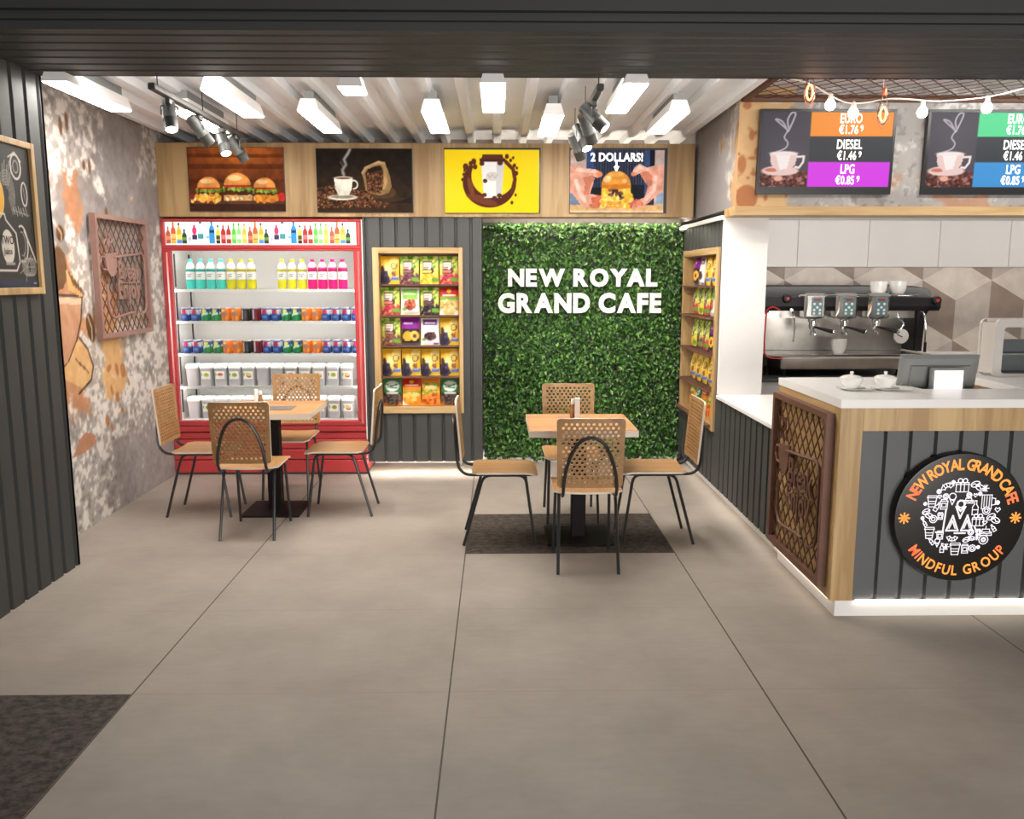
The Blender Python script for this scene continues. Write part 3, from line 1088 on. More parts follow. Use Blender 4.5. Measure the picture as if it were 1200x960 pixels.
# LED strips that wash the floor under the cladding and the counter
tag(MB().box(-1.08, -.15, 7.11, 7.14, .125, .135).build('led_strip', 'led_strong'), 'glowing light strip hidden under the ribbed back wall cladding', 'light strip', 'light strips along the floor')
tag(MB().box(1.655, 1.668, 4.90, 7.40, .115, .122).build('led_strip', 'led_glow'), 'glowing light strip under the ribbed right wall cladding', 'light strip', 'light strips along the floor')
tag(MB().box(0.0, 1.58, 7.40, 7.43, 2.165, 2.175).build('led_strip', 'led_strong'), 'glowing light strip above the top edge of the green wall', 'light strip', 'light strips along the floor')
tag(MB().box(1.572, 1.594, 7.28, 7.44, 2.050, 2.070).build('led_strip', 'led_glow'), 'short white light strip in the corner beside the green wall', 'light strip', 'light strips along the floor')
area_lamp('bar_fill_lamp', (3.2, 6.0, 2.06), (3.2, 6.2, 1.1), 2.4, .12, BAR_FILL_WATTS)  # added unseen lamp under the bulkhead, brightens the bar
area_lamp('backsplash_fill_lamp', (3.2, 6.62, 1.722), (3.2, 6.95, 1.2), 2.4, .10, BACKSPLASH_FILL_WATTS)  # added unseen lamp that brightens the backsplash
area_lamp('soffit_fill_lamp', (3.75, 4.83, 2.765), (3.75, 5.9, 2.62), 2.7, .06, BULKHEAD_FILL_WATTS)  # added hidden lamp behind the soffit, brightens the bulkhead
area_lamp('soffit_fill_lamp', (-.5, 4.83, 2.74), (-.5, 6.5, 2.60), 4.0, .05, SOFFIT_FILL_WATTS)  # added hidden lamp behind the soffit, brightens ceiling and back of room
# ================================================================== CHAIRS AND TABLES
RIM = [0]


def perforated_panel(w, h, nx, ny, mu, mv, r, t, bend):
    """plywood sheet with staggered round holes, in (u, v); returns MB with y as thickness (front at +t/2)"""
    mb = MB()
    iw, ih = w - 2 * mu, h - 2 * mv
    pu, pv = iw / nx, ih / ny

    def P(u, v, s):
        return (u, s * t / 2 + bend * u * u, v)

    def face2(pts):
        n = len(pts)
        mb.add([P(u, v, 1) for u, v in pts], [tuple(range(n - 1, -1, -1))])
        mb.add([P(u, v, -1) for u, v in pts], [tuple(range(n))])

    for j in range(ny):
        v0 = -ih / 2 + j * pv
        odd = j % 2
        n = nx - 1 if odd else nx
        if odd:
            face2([(-iw / 2, v0), (-iw / 2 + pu / 2, v0), (-iw / 2 + pu / 2, v0 + pv), (-iw / 2, v0 + pv)])
            face2([(iw / 2 - pu / 2, v0), (iw / 2, v0), (iw / 2, v0 + pv), (iw / 2 - pu / 2, v0 + pv)])
        for i in range(n):
            u0 = -iw / 2 + (i + (.5 if odd else 0)) * pu
            cu_, cv_ = u0 + pu / 2, v0 + pv / 2
            outer = [(u0 + pu, cv_), (u0 + pu, v0 + pv), (cu_, v0 + pv), (u0, v0 + pv), (u0, cv_), (u0, v0), (cu_, v0), (u0 + pu, v0)]
            inner = [(cu_ + r * cos(k * pi / 4), cv_ + r * sin(k * pi / 4)) for k in range(8)]
            for s in (1, -1):
                vs = [P(u, v, s) for u, v in outer + inner]
                fs = [(k, (k + 1) % 8, 8 + (k + 1) % 8, 8 + k) for k in range(8)]
                if s == 1:
                    fs = [f[::-1] for f in fs]
                mb.add(vs, fs)
            mb.add([P(u, v, 1) for u, v in inner] + [P(u, v, -1) for u, v in inner], [(k, (k + 1) % 8, 8 + (k + 1) % 8, 8 + k) for k in range(8)])
    # margins
    rc = min(mu, mv) * .98
    seg = 10
    for k in range(seg):
        a, b_ = -iw / 2 + iw * k / seg, -iw / 2 + iw * (k + 1) / seg
        face2([(a, ih / 2), (b_, ih / 2), (b_, h / 2), (a, h / 2)])
        face2([(a, -h / 2), (b_, -h / 2), (b_, -ih / 2), (a, -ih / 2)])
    face2([(-w / 2, -ih / 2), (-iw / 2, -ih / 2), (-iw / 2, ih / 2), (-w / 2, ih / 2)])
    face2([(iw / 2, -ih / 2), (w / 2, -ih / 2), (w / 2, ih / 2), (iw / 2, ih / 2)])
    rim = []
    for sx, sy, a0 in ((1, 1, 0), (-1, 1, 90), (-1, -1, 180), (1, -1, 270)):
        arc = [(sx * iw / 2 + mu * cos(radians(a0 + q * 15)), sy * ih / 2 + mv * sin(radians(a0 + q * 15))) for q in range(7)]
        face2([(sx * iw / 2, sy * ih / 2)] + arc)
        rim += arc
        if (sx, sy) in ((1, 1), (-1, -1)):
            s_ = 1 if sx > 0 else -1
            rim += [(s_ * (iw / 2 - iw * q / seg), s_ * h / 2) for q in range(1, seg)]
    n = len(rim)
    RIM[0] = n
    mb.add([P(u, v, 1) for u, v in rim] + [P(u, v, -1) for u, v in rim], [(i, n + i, n + (i + 1) % n, (i + 1) % n) for i in range(n)])
    return mb


def make_chair(label, group):
    """faces +Y, origin on the floor in the middle of the four feet"""
    c = thing('cafe_chair', label, 'chair', (0, 0, 0), 0, group)
    # back rest
    pb = perforated_panel(.368, .392, 11, 16, .021, .022, .0088, .012, .22)
    q = []
    for x, y, z in pb.v:
        ang = radians(4.6)
        q.append((x * (1 + .02 * (z / .2)), y * cos(ang) - z * sin(ang) - .2535, .700 + z * cos(ang) + y * sin(ang)))
    pb.v = q
    nr = len(pb.mi) - RIM[0]
    pb.mi = pb.mi[:nr] + [1] * RIM[0]
    pb.build('backrest', ['chair_ply', 'ply_edge'], c, False, True)
    # seat, slightly dished and rolled down at the front
    st = MB()
    nx, ny, t = 12, 12, .012
    grid = []
    for s in (0, 1):
        for j in range(ny + 1):
            v = j / ny
            y = -.168 + .405 * v
            for i in range(nx + 1):
                u = i / nx * 2 - 1
                hw = .195 - .006 * v
                e = .035
                ww = hw - (e - math.sqrt(max(e * e - max(0, e - min(v, 1 - v) * .405) ** 2, 0)))
                z = .466 - .006 * (1 - u * u) * (1 - v) - .016 * max(0, v - .78) ** 2 / .05
                grid.append((u * ww, y, z - (t if s == 0 else 0)))
    N = (nx + 1) * (ny + 1)
    fs = []
    for j in range(ny):
        for i in range(nx):
            a = j * (nx + 1) + i
            fs.append((a, a + nx + 1, a + nx + 2, a + 1))
            fs.append((N + a, N + a + 1, N + a + nx + 2, N + a + nx + 1))
    edge = [i for i in range(nx + 1)] + [j * (nx + 1) + nx for j in range(1, ny + 1)] + [ny * (nx + 1) + i for i in range(nx - 1, -1, -1)] + [j * (nx + 1) for j in range(ny - 1, 0, -1)]
    for k in range(len(edge)):
        a, b_ = edge[k], edge[(k + 1) % len(edge)]
        fs.append((a, b_, N + b_, N + a))
    st.add(grid, fs)
    st.mi = [0] * (len(fs) - len(edge)) + [1] * len(edge)
    st.build('seat', ['chair_ply', 'ply_edge'], c, True, True)
    # bent tube that runs under the seat and arches up behind the back rest
    half = [(.147, .20, .444), (.147, .0, .444), (.147, -.14, .444), (.147, -.205, .450), (.147, -.243, .482), (.145, -.258, .53), (.135, -.264, .60),
            (.108, -.272, .69), (.066, -.280, .762), (.0, -.284, .792)]
    pts = half + [(-x, y, z) for x, y, z in half[-2::-1]]
    MB().tube(catmull(pts, 5), .0095, 8).build('back_frame', 'black_steel', c, True, True)
    for sx in (1, -1):
        for sy in (1, -1):
            yt = .160 if sy > 0 else -.098
            path = fillet([(sx * .160, .03, .443), (sx * .160, yt, .443), (sx * .170, sy * .222, 0.0)], .05)
            MB().tube(path, .0095, 8).build('leg', 'black_steel', c, True, True)
    return c


proto = None
chair_spots = [
    (.507, 4.79, 0, 'plywood chair with its perforated back to us at the near side of the right table', 'chairs around the right cafe table'),
    (.010, 5.265, -90, 'plywood chair seen side on, left of the right table, facing right', 'chairs around the right cafe table'),
    (.997, 5.268, 90, 'plywood chair seen side on beside the ribbed right wall, facing left', 'chairs around the right cafe table'),
    (.507, 5.77, 180, 'chair with a pale lit perforated back standing against the green wall', 'chairs around the right cafe table'),
    (-1.587, 5.44, 0, 'plywood chair with its perforated back to us at the near side of the left table', 'chairs around the left cafe table'),
    (-2.076, 5.935, -90, 'plywood chair beside the peeling left wall, facing right', 'chairs around the left cafe table'),
    (-1.100, 5.935, 90, 'plywood chair right of the left table below the snack shelf, facing left', 'chairs around the left cafe table'),
    (-1.587, 6.44, 180, 'plywood chair behind the left table, its back against the red fridge', 'chairs around the left cafe table')]
for x, y, a, lab, grp in chair_spots:
    if proto is None:
        proto = ch = make_chair(lab, grp)
    else:
        ch = copy_tree(proto)
        ch['label'], ch['group'] = lab, grp
    ch.location = (x, y, 0.0 if not (TX0 < x < TX0 + TW and 4.94 < y < 5.8) else 0.003)
    ch.rotation_euler = (0, 0, radians(a))


def make_table(label):
    t = thing('cafe_table', label, 'table', (0, 0, 0), 0, 'square cafe tables')
    tt = MB().box(-.325, .325, -.318, .318, .708, .746)
    tt.mi = [0, 0, 1, 1, 1, 1]
    tt.build('tabletop', ['table_oak', 'ply_edge'], t, False, True)
    MB().box(-.045, .045, -.045, .045, .012, .700, bev=.004).build('column', 'table_black', t, False, True)
    MB().box(-.15, .15, -.15, .15, .694, .706, bev=.003).build('top_plate', 'table_black', t, False, True)
    MB().box(-.206, .206, -.206, .206, 0.0, .014, bev=.004).build('base_plate', 'table_black', t, False, True)
    return t


tb = make_table('square oak cafe table in front of the green wall')
tb.location = (.512, 5.268, .003)
tb2 = copy_tree(tb)
tb2['label'] = 'square oak cafe table in front of the red drinks fridge'
tb2.location = (-1.585, 5.95, 0)


def shaker(x, y, z, h, mat, cap, label):
    t = thing('shaker', label, 'shaker', (x, y, z), 0, 'shakers on the cafe tables')
    MB().lathe([(.016, 0), (.019, .004), (.019, h * .35), (.014, h * .62), (.012, h * .76)], (x, y, z), 16).build('body', mat, t, True)
    MB().lathe([(.0125, h * .76), (.0135, h * .8), (.012, h * .95), (.006, h)], (x, y, z), 16).build('cap', cap, t, True)


shaker(-1.705, 5.98, .746, .125, 'white_ceramic', 'white_plastic', 'white shaker on the left cafe table')
shaker(-1.66, 5.93, .746, .12, 'shaker_wood', 'white_plastic', 'wooden shaker with white cap on the left cafe table')
m_ = MB().box(-1.66, -1.42, 5.80, 5.99, .7465, .7485).build('menu_sheet', 'menu_grey')
tag(m_, 'grey menu sheet lying flat on the left cafe table', 'menu')
shaker(.478, 5.33, .749, .14, 'shaker_wood', 'white_plastic', 'wooden shaker behind the white card stand on the right cafe table')
t = thing('card_stand', 'slim white card stand in the middle of the right cafe table', 'card stand', (.50, 5.26, .749))
MB().box(.478, .522, 5.235, 5.285, .749, .757, bev=.003).build('foot', 'white_plastic', t)
MB().box(.484, .516, 5.252, 5.266, .757, .905, bev=.003).build('card', 'white_plastic', t)

# ================================================================== GREEN WALL AND ITS LETTERS
gwall = thing('living_wall', 'lush green leaf wall panel behind the right cafe table', 'green wall', (.73, 7.56, 0))
MB().box(-.124, 1.615, 7.53, 7.60, .045, 2.115).build('backing_panel', 'dark_metal', gwall)
MB().box(-.124, 1.615, 7.49, 7.58, 0, .05, bev=.004).build('plinth', 'white_paint', gwall)
lf = MB()
greens = [(42, 74, 28), (52, 90, 34), (62, 104, 40), (76, 118, 48), (102, 138, 70), (34, 62, 22), (56, 98, 34)]
for k in range(16500):
    x, z = rng.uniform(-.115, 1.605), rng.uniform(.03, 2.115)
    y = 7.525 - rng.uniform(0, .055)
    L, W = rng.uniform(.030, .054), rng.uniform(.010, .0185)
    an = rng.normal(-pi / 2, .75)
    d = Vector((cos(an), -abs(rng.normal(.35, .3)), sin(an))).normalized()
    n = Vector((rng.normal(0, .35), -1, rng.normal(.35, .35)))
    n = (n - d * n.dot(d)).normalized()
    s = d.cross(n)
    O = Vector((x, y, z))
    if z > 2.06:
        d.z = -abs(d.z)
    cup = n * (-W * .25)
    vs = [O, O + d * L * .38 + s * W - cup, O + d * L, O + d * L * .38 - s * W - cup, O + d * L * .42 + cup]
    g = np.array(greens[rng.integers(len(greens))], float) * rng.uniform(.78, 1.28)
    col = tuple(float(q) for q in lin_np(g))
    lf.add(vs, [(0, 4, 1), (1, 4, 2), (0, 3, 4), (3, 2, 4)], 0, col)
fo = lf.build('foliage', 'leaf', gwall)
fo['kind'] = 'stuff'
sign = thing('wall_lettering', 'raised white letters reading NEW ROYAL GRAND CAFE on the green wall', 'sign', (.72, 7.46, 1.54))
for word, u0, u1, z0, z1 in (('NEW ROYAL', .092, 1.392, 1.578, 1.722), ('GRAND CAFE', .006, 1.432, 1.352, 1.512)):
    adv, x, parts = [], 0.0, []
    for chx in word:
        if chx == ' ':
            x += .30
            continue
        g = text_geo(chx, 1.0, .050, 1.0, .25, 'LEFT')
        a, b_ = min(p[0] for p in g[0]), max(p[0] for p in g[0])
        parts.append((chx, g, x - a))
        x += (b_ - a) + {'A': .055, 'Y': -.03, 'O': .04, 'F': .075}.get(chx, .075)
    hgt = .729
    su = (u1 - u0) / (x - .06)
    sv = (z1 - z0) / hgt
    for chx, g, off in parts:
        mb = MB().add([(u0 + (p[0] + off) * su, 7.452 - p[2] * .12, z0 + p[1] * sv) for p in g[0]], g[1])
        mb.build('letter', 'letter_white', sign)

# ================================================================== OAK HEADER BOARD AND FOUR POSTERS
struct(MB().box(-2.718, 1.595, 7.05, 7.22, 2.13, 2.708, bev=.003).build('trim_6', 'oak_header_dimmed'))


def poster(x0, x1, z0, z1, cvs, label):
    t = thing('poster', label, 'poster', ((x0 + x1) / 2, 7.045, z0), 0, 'backlit posters on the oak header')
    MB().box(x0 - .004, x1 + .004, 7.036, 7.049, z0 - .004, z1 + .004).build('panel', 'tv_black', t)
    cvs.sheet((x0, 7.0355, z0), (1, 0, 0), (0, 0, 1)).build('picture', 'poster_backlit', t)
    return t


PW, PH = .758, .492
# burgers on a dark table
c = Canvas(PW, PH, 210, (96, 46, 22))
n = c.noise(.2, 31, 4)
st_ = vnoise(c.ny, c.nx, 5, 32, 3)
glow = np.exp(-(((c.U - .42) / .30) ** 2 + ((c.V - .44) / .14) ** 2))
c.blend(glow * .85, (206, 108, 40))
c.blend(np.clip((vnoise(c.ny, 2, 9, 33, 3)[:, :1] + np.zeros(c.U.shape) - .5) * 3, 0, .5), (60, 26, 14))
c.rect(0, PW, 0, .075, (60, 34, 26))
c.rect(0, PW, .055, .075, (92, 54, 38))
for cx, cz, s in ((.155, .09, .95), (.385, .09, 1.12), (.60, .09, .92)):
    c.rect(cx - .10 * s, cx + .10 * s, cz - .01, cz + .035 * s, (216, 160, 92))
    c.rect(cx - .105 * s, cx + .105 * s, cz + .03 * s, cz + .062 * s, (70, 38, 28))
    c.beans(cx - .10 * s, cx + .10 * s, cz + .06 * s, cz + .085 * s, 30, .014, [(120, 156, 50), (92, 130, 40), (160, 184, 70)], 34)
    c.rect(cx - .09 * s, cx + .09 * s, cz + .085 * s, cz + .10 * s, (196, 44, 34))
    c.ell(cx, cz + .10 * s, .095 * s, .085 * s, (224, 146, 74), vmin=cz + .10 * s)
    c.ell(cx - .02, cz + .15 * s, .05 * s, .02 * s, (246, 196, 130))
c.beans(.02, .24, .075, .13, 46, .020, [(232, 170, 66), (210, 136, 44), (246, 200, 104)], 35)
c.beans(.27, .50, .09, .12, 30, .016, [(240, 226, 190), (214, 160, 90), (196, 120, 60)], 36)
c.beans(.53, .70, .075, .12, 32, .020, [(232, 150, 50), (210, 120, 40)], 37)
c.ell(.735, .11, .03, .035, (206, 46, 34))
c.ell(.02, .11, .02, .02, (120, 40, 60))
c.a = c.a * (1 + (c.noise(.05, 38, 4) - .5)[..., None] * .5)
poster(-2.460, -1.702, 2.175, 2.667, c, 'poster of three burgers on a dark table, leftmost on the oak header')
# coffee cup and sack of beans
c = Canvas(PW, PH, 260, (24, 19, 16))
c.blend(np.clip(np.exp(-(((c.U - .35) / .40) ** 2 + ((c.V - .20) / .14) ** 2)) * .6, 0, 1), (74, 52, 34))
c.rect(0, PW, 0, .07, (58, 40, 25), .8)
bn = [(118, 74, 48), (78, 46, 30), (150, 98, 66), (50, 28, 20), (96, 58, 38)]
c.beans(0, .58, .035, .15, 520, .010, bn, 42)
c.beans(.0, .15, .10, .20, 90, .010, bn, 43)
c.beans(.28, .44, .10, .17, 80, .010, bn, 45)
c.ell(.60, .125, .15, .045, (60, 44, 30), .1)
c.ell(.69, .16, .07, .05, (44, 33, 24), -.3)
c.ell(.52, .155, .11, .05, (82, 60, 38))
sack = [(.385, .17), (.375, .24), (.36, .30), (.385, .345), (.43, .37), (.49, .395), (.53, .385), (.565, .34), (.585, .27), (.595, .20), (.57, .15), (.50, .13), (.43, .145)]
c.poly(sack, (150, 116, 74))
c.blend((np.abs(np.sin(c.U * 420)) * np.abs(np.sin(c.V * 420)) > .55) * .22, (90, 66, 40))
c.line([(.365, .305), (.39, .345), (.435, .365), (.495, .39), (.53, .38)], .020, (186, 152, 104))
c.line([(.535, .38), (.55, .32), (.545, .24), (.53, .19)], .026, (176, 140, 92))
c.poly([(.40, .17), (.395, .24), (.385, .30), (.41, .335), (.46, .355), (.51, .365), (.53, .32), (.53, .24), (.52, .17), (.46, .15)], (70, 46, 30))
c.poly([(.385, .30), (.41, .335), (.46, .355), (.51, .365), (.525, .33), (.47, .32), (.42, .29)], (36, 25, 18))
c.beans(.405, .525, .15, .30, 130, .010, bn, 44)
c.ell(.20, .115, .12, .022, (226, 218, 200))
c.ell(.20, .12, .09, .014, (150, 138, 118))
c.poly([(.135, .265), (.285, .265), (.275, .18), (.25, .13), (.17, .13), (.145, .18)], (232, 224, 206))
c.ell(.21, .265, .075, .013, (246, 240, 226))
c.ell(.21, .264, .062, .009, (120, 84, 54))
c.line(arc_pts(.29, .215, .033, 100, -90, 10), .012, (226, 218, 200))
for k, (a, w_) in enumerate(((.6, .012), (.35, .03))):
    c.line([(.215, .29), (.205, .33), (.235, .37), (.22, .41), (.255, .46), (.27, .49)], w_, (186, 182, 176), a)
c.line([(.20, .30), (.215, .35), (.19, .39)], .012, (150, 146, 140), .4)
c.a = c.a * (1 + (c.noise(.05, 48, 4) - .5)[..., None] * .4)
poster(-1.440, -.678, 2.168, 2.660, c, 'poster of a steaming coffee cup beside a sack of beans')
# paper cup in a splash of coffee, yellow ground
c = Canvas(PW, PH, 210, (250, 214, 26))
c.blend(np.clip(c.noise(.25, 51, 3) - .4, 0, .4), (255, 226, 60))
ring = (0.36, .235)
c.ell(ring[0], ring[1], .215, .195, (84, 40, 26))
c.ell(ring[0] + .03, ring[1] + .055, .175, .165, (250, 214, 26))
c.rect(ring[0] - .02, ring[0] + .25, .33, .47, (250, 214, 26))
c.rect(ring[0] - .22, ring[0] - .05, .37, .47, (250, 214, 26))
for u, v, r in ((.17, .36, .022), (.21, .385, .016), (.235, .40, .02), (.245, .36, .018), (.155, .30, .012), (.19, .345, .02), (.16, .33, .01), (.53, .41, .012), (.50, .44, .016), (.56, .37, .014), (.575, .31, .016), (.55, .43, .01), (.58, .35, .01), (.145, .26, .012), (.54, .08, .012), (.57, .14, .01)):
    c.ell(u, v, r, r * 1.2, (92, 46, 30))
c.line([(.49, .40), (.55, .34), (.565, .26), (.54, .16)], .03, (96, 48, 30))
c.ell(.30, .10, .13, .03, (116, 62, 40), -.3)
c.ell(.21, .20, .02, .08, (124, 68, 44), .25)
c.poly([(.292, .41), (.478, .41), (.455, .115), (.315, .115)], (238, 236, 232))
c.poly([(.42, .41), (.478, .41), (.455, .115), (.41, .115)], (206, 204, 204))
c.rect(.282, .488, .398, .425, (74, 38, 30))
c.poly([(.295, .42), (.475, .42), (.465, .455), (.305, .455)], (92, 48, 36))
c.ell(.385, .285, .055, .035, (214, 204, 198))
c.line([(.345, .30), (.365, .275), (.385, .30), (.405, .27), (.425, .30)], .008, (190, 178, 170))
for u, v, r in ((.30, .385, .02), (.445, .39, .022), (.325, .25, .018), (.32, .14, .018), (.44, .135, .02), (.40, .115, .02)):
    c.ell(u, v, r, r * .9, (88, 44, 30))
poster(-.420, .346, 2.164, 2.667, c, 'yellow poster of a paper cup ringed by a coffee splash')
# hands reaching for a cheeseburger
c = Canvas(PW, PH, 210, (40, 44, 62))
c.blend(((np.mod(c.U, .022) < .006) * .5) * (c.V > .08), (96, 104, 124))
c.rect(0, .14, 0, PH, (196, 170, 158))
c.rect(0, .13, .06, .16, (120, 136, 160))
c.rect(.13, .19, .14, PH, (54, 78, 124))
c.rect(.60, .70, .14, PH, (58, 78, 120))
c.rect(.68, PW, 0, PH, (204, 180, 172))
c.rect(.70, PW, .07, .16, (150, 166, 186))
c.rect(.64, .68, .20, PH, (30, 32, 46))
c.rect(.17, .27, .06, .20, (26, 28, 34))
c.rect(.48, .60, .10, .22, (28, 30, 40))
c.rect(0, PW, 0, .062, (222, 174, 122))
c.rect(0, PW, 0, .018, (236, 196, 148))
sk, sk2, sk3 = (230, 164, 140), (206, 126, 98), (246, 200, 182)
c.poly([(0, .36), (.07, .37), (.12, .35), (.20, .34), (.25, .32), (.26, .29), (.22, .275), (.17, .29), (.19, .24), (.16, .15), (.23, .135), (.25, .10), (.24, .05), (.18, .045), (.10, .05), (.06, .10), (.02, .15), (0, .16)], sk)
c.poly([(.10, .28), (.17, .29), (.20, .27), (.17, .22), (.15, .14), (.11, .14), (.12, .22)], sk2)
c.ell(.235, .300, .026, .022, (232, 140, 96), .2)
c.line([(.06, .34), (.13, .33), (.2, .325)], .03, sk3)
c.line([(.05, .25), (.075, .16), (.12, .09)], .03, sk3)
c.beans(.18, .24, .05, .12, 12, .022, [(214, 120, 88), (196, 104, 76)], 61)
c.poly([(PW, .36), (.68, .37), (.62, .355), (.56, .385), (.52, .36), (.495, .305), (.53, .295), (.56, .31), (.60, .25), (.64, .20), (.60, .12), (.55, .10), (.50, .10), (.49, .05), (.56, .035), (.64, .08), (.70, .14), (PW, .17)], sk)
c.poly([(.56, .31), (.62, .33), (.66, .29), (.66, .22), (.61, .15), (.63, .21), (.60, .26)], sk2)
c.line([(.52, .33), (.56, .36), (.62, .34)], .028, sk3)
c.line([(.69, .28), (.68, .18), (.62, .11)], .03, sk3)
c.ell(.51, .305, .02, .018, (226, 136, 104))
c.beans(.49, .58, .05, .10, 12, .022, [(200, 96, 86), (216, 130, 104)], 62)
c.rect(.29, .47, .04, .12, (226, 154, 60))
c.rect(.255, .49, .115, .20, (236, 184, 66))
c.beans(.26, .49, .05, .21, 60, .026, [(250, 206, 84), (240, 186, 62), (232, 168, 56), (252, 222, 120)], 63)
c.beans(.32, .42, .11, .19, 16, .018, [(84, 52, 44), (64, 40, 36), (120, 84, 62)], 64)
c.rect(.30, .42, .06, .09, (220, 146, 56), .8)
c.ell(.372, .215, .118, .115, (228, 148, 56), vmin=.205)
c.ell(.372, .205, .118, .02, (206, 122, 42))
c.ell(.30, .265, .032, .026, (250, 206, 140), .4)
c.ell(.44, .25, .02, .016, (246, 196, 124))
c.ell(.372, .30, .06, .02, (240, 172, 84))
c.a = c.a * (1 + (c.noise(.04, 68, 4) - .5)[..., None] * .35)
pt = poster(.588, 1.366, 2.165, 2.668, c, 'poster of two hands around a cheeseburger, headed 2 DOLLARS!')
g = text_geo('2 DOLLARS!', .090, .034, .84)
put_text(MB(), g, (.588 + .375, 7.0335, 2.165 + .405), (1, 0, 0), (0, 0, 1), (0, 1, 0)).build('headline', 'poster_text', pt)
strokes(MB(), [[(0, .06), (0, .02)], [(-.014, .024), (0, 0), (.014, .024)]], .014, (.588 + .372, 7.0335, 2.165 + .335), (1, 0, 0), (0, 0, 1)).build('arrow', 'poster_text', pt)
for o in (pt,):
    pass
# ================================================================== RED DRINKS FRIDGE
FX0, FX1, FYF, FYB = -2.716, -1.103, 7.05, 7.63
fr = thing('drinks_fridge', 'wide red drinks fridge with lit bottle header against the left wall', 'fridge', (-1.91, 7.3, 0))
b_ = MB()
b_.box(FX0, FX0 + .045, 7.10, FYB, .02, 2.112)
b_.box(FX1 - .045, FX1, 7.10, FYB, .02, 2.112)
b_.box(FX0 + .045, FX1 - .045, 7.10, FYB, 1.885, 2.112)
b_.box(FX0 + .045, FX1 - .045, 7.10, FYB, .02, .44)
b_.box(FX0 + .045, FX1 - .045, 7.60, FYB, .44, 1.885)
b_.build('cabinet', 'fridge_red', fr)
i_ = MB()
i_.box(FX0 + .046, FX1 - .046, 7.585, 7.599, .441, 1.884)
i_.box(FX0 + .046, FX0 + .052, 7.11, 7.585, .441, 1.884)
i_.box(FX1 - .052, FX1 - .046, 7.11, 7.585, .441, 1.884)
i_.box(FX0 + .052, FX1 - .052, 7.11, 7.585, .441, .462)
i_.box(FX0 + .052, FX1 - .052, 7.11, 7.585, 1.872, 1.884)
i_.build('liner', 'fridge_inside', fr)
# header light box
h = MB()
h.box(FX0, FX1, FYF, 7.10, 2.092, 2.115, bev=.006)
h.box(FX0, FX1, FYF, 7.10, 1.876, 1.908, bev=.006)
h.box(FX0, FX0 + .026, FYF, 7.10, 1.908, 2.092, bev=.004)
h.box(FX1 - .040, FX1, FYF, 7.10, 1.908, 2.092, bev=.004)
h.build('header_frame', 'fridge_red', fr)
MB().box(FX0 + .02, FX1 - .03, 7.085, 7.10, 1.90, 2.10).build('header_back', 'white_plastic', fr)
MB().tube([(FX1 - .018, 7.046, 1.91), (FX1 - .018, 7.046, 2.09)], .008, 8).build('header_trim', 'fridge_red_trim', fr, True)
LW = FX1 - FX0 - .066
c = Canvas(LW, .184, 330, (255, 255, 255))


def pbottle(u, h, w, body, cap, label=None, lab2=None, v0=.022):
    h, w = h * 1.3, w * 1.1
    v0 = .012
    c.rect(u - w / 2, u + w / 2, v0, v0 + h * .52, body)
    c.ell(u, v0 + h * .52, w / 2, h * .24, body)
    c.rect(u - w * .17, u + w * .17, v0 + h * .66, v0 + h * .92, body)
    c.rect(u - w * .2, u + w * .2, v0 + h * .90, v0 + h, cap)
    if label:
        c.rect(u - w / 2, u + w / 2, v0 + h * .22, v0 + h * .44, label)
    if lab2:
        c.rect(u - w / 2, u + w / 2, v0, v0 + h * .18, lab2)


for rep in range(3):
    o = .022 + rep * .662
    items = [(.0, .105, .034, (176, 84, 70), (200, 120, 100), (214, 130, 90)), (.042, .135, .036, (214, 92, 46), (240, 170, 50), (244, 190, 110), (240, 176, 60)),
             (.088, .125, .036, (246, 178, 40), (60, 60, 110), (236, 226, 110), (74, 146, 214)), (.130, .088, .034, (54, 60, 50), (40, 42, 40), (90, 150, 60)),
             (.172, .085, .026, (222, 216, 222), (206, 200, 206), (196, 188, 196)), (.213, .115, .036, (228, 214, 224), (222, 62, 100), (56, 48, 80)),
             (.262, .135, .042, (206, 232, 228), (60, 120, 100), (72, 150, 150)), (.353, .146, .042, (54, 146, 206), (40, 58, 90), None),
             (.402, .112, .030, (226, 200, 70), (40, 40, 40), (70, 70, 40), (40, 36, 34)), (.445, .122, .034, (170, 48, 44), (226, 200, 200), (230, 120, 110)),
             (.488, .122, .034, (176, 56, 46), (226, 200, 200), (226, 190, 180)), (.531, .124, .032, (96, 204, 74), (70, 170, 60), (150, 226, 120)),
             (.572, .124, .032, (140, 214, 120), (70, 160, 70), (226, 244, 220)), (.615, .122, .032, (246, 190, 70), (240, 160, 60), (250, 216, 120))]
    for it in items:
        if o + it[0] < LW - .02:
            pbottle(o + it[0], *it[1:])
    if o + .22 < LW:
        c.ell(o + .213, .115, .018, .032, (226, 62, 104))
        c.rect(o + .195, o + .231, .066, .082, (60, 50, 84))
        c.rect(o + .305, o + .328, .052, .074, (126, 176, 226))
        c.rect(o + .336, o + .372, .098, .118, (34, 48, 74))
c.sheet((FX0 + .026, 7.0845, 1.908), (1, 0, 0), (0, 0, 1)).build('header_print', 'lightbox_lit', fr)
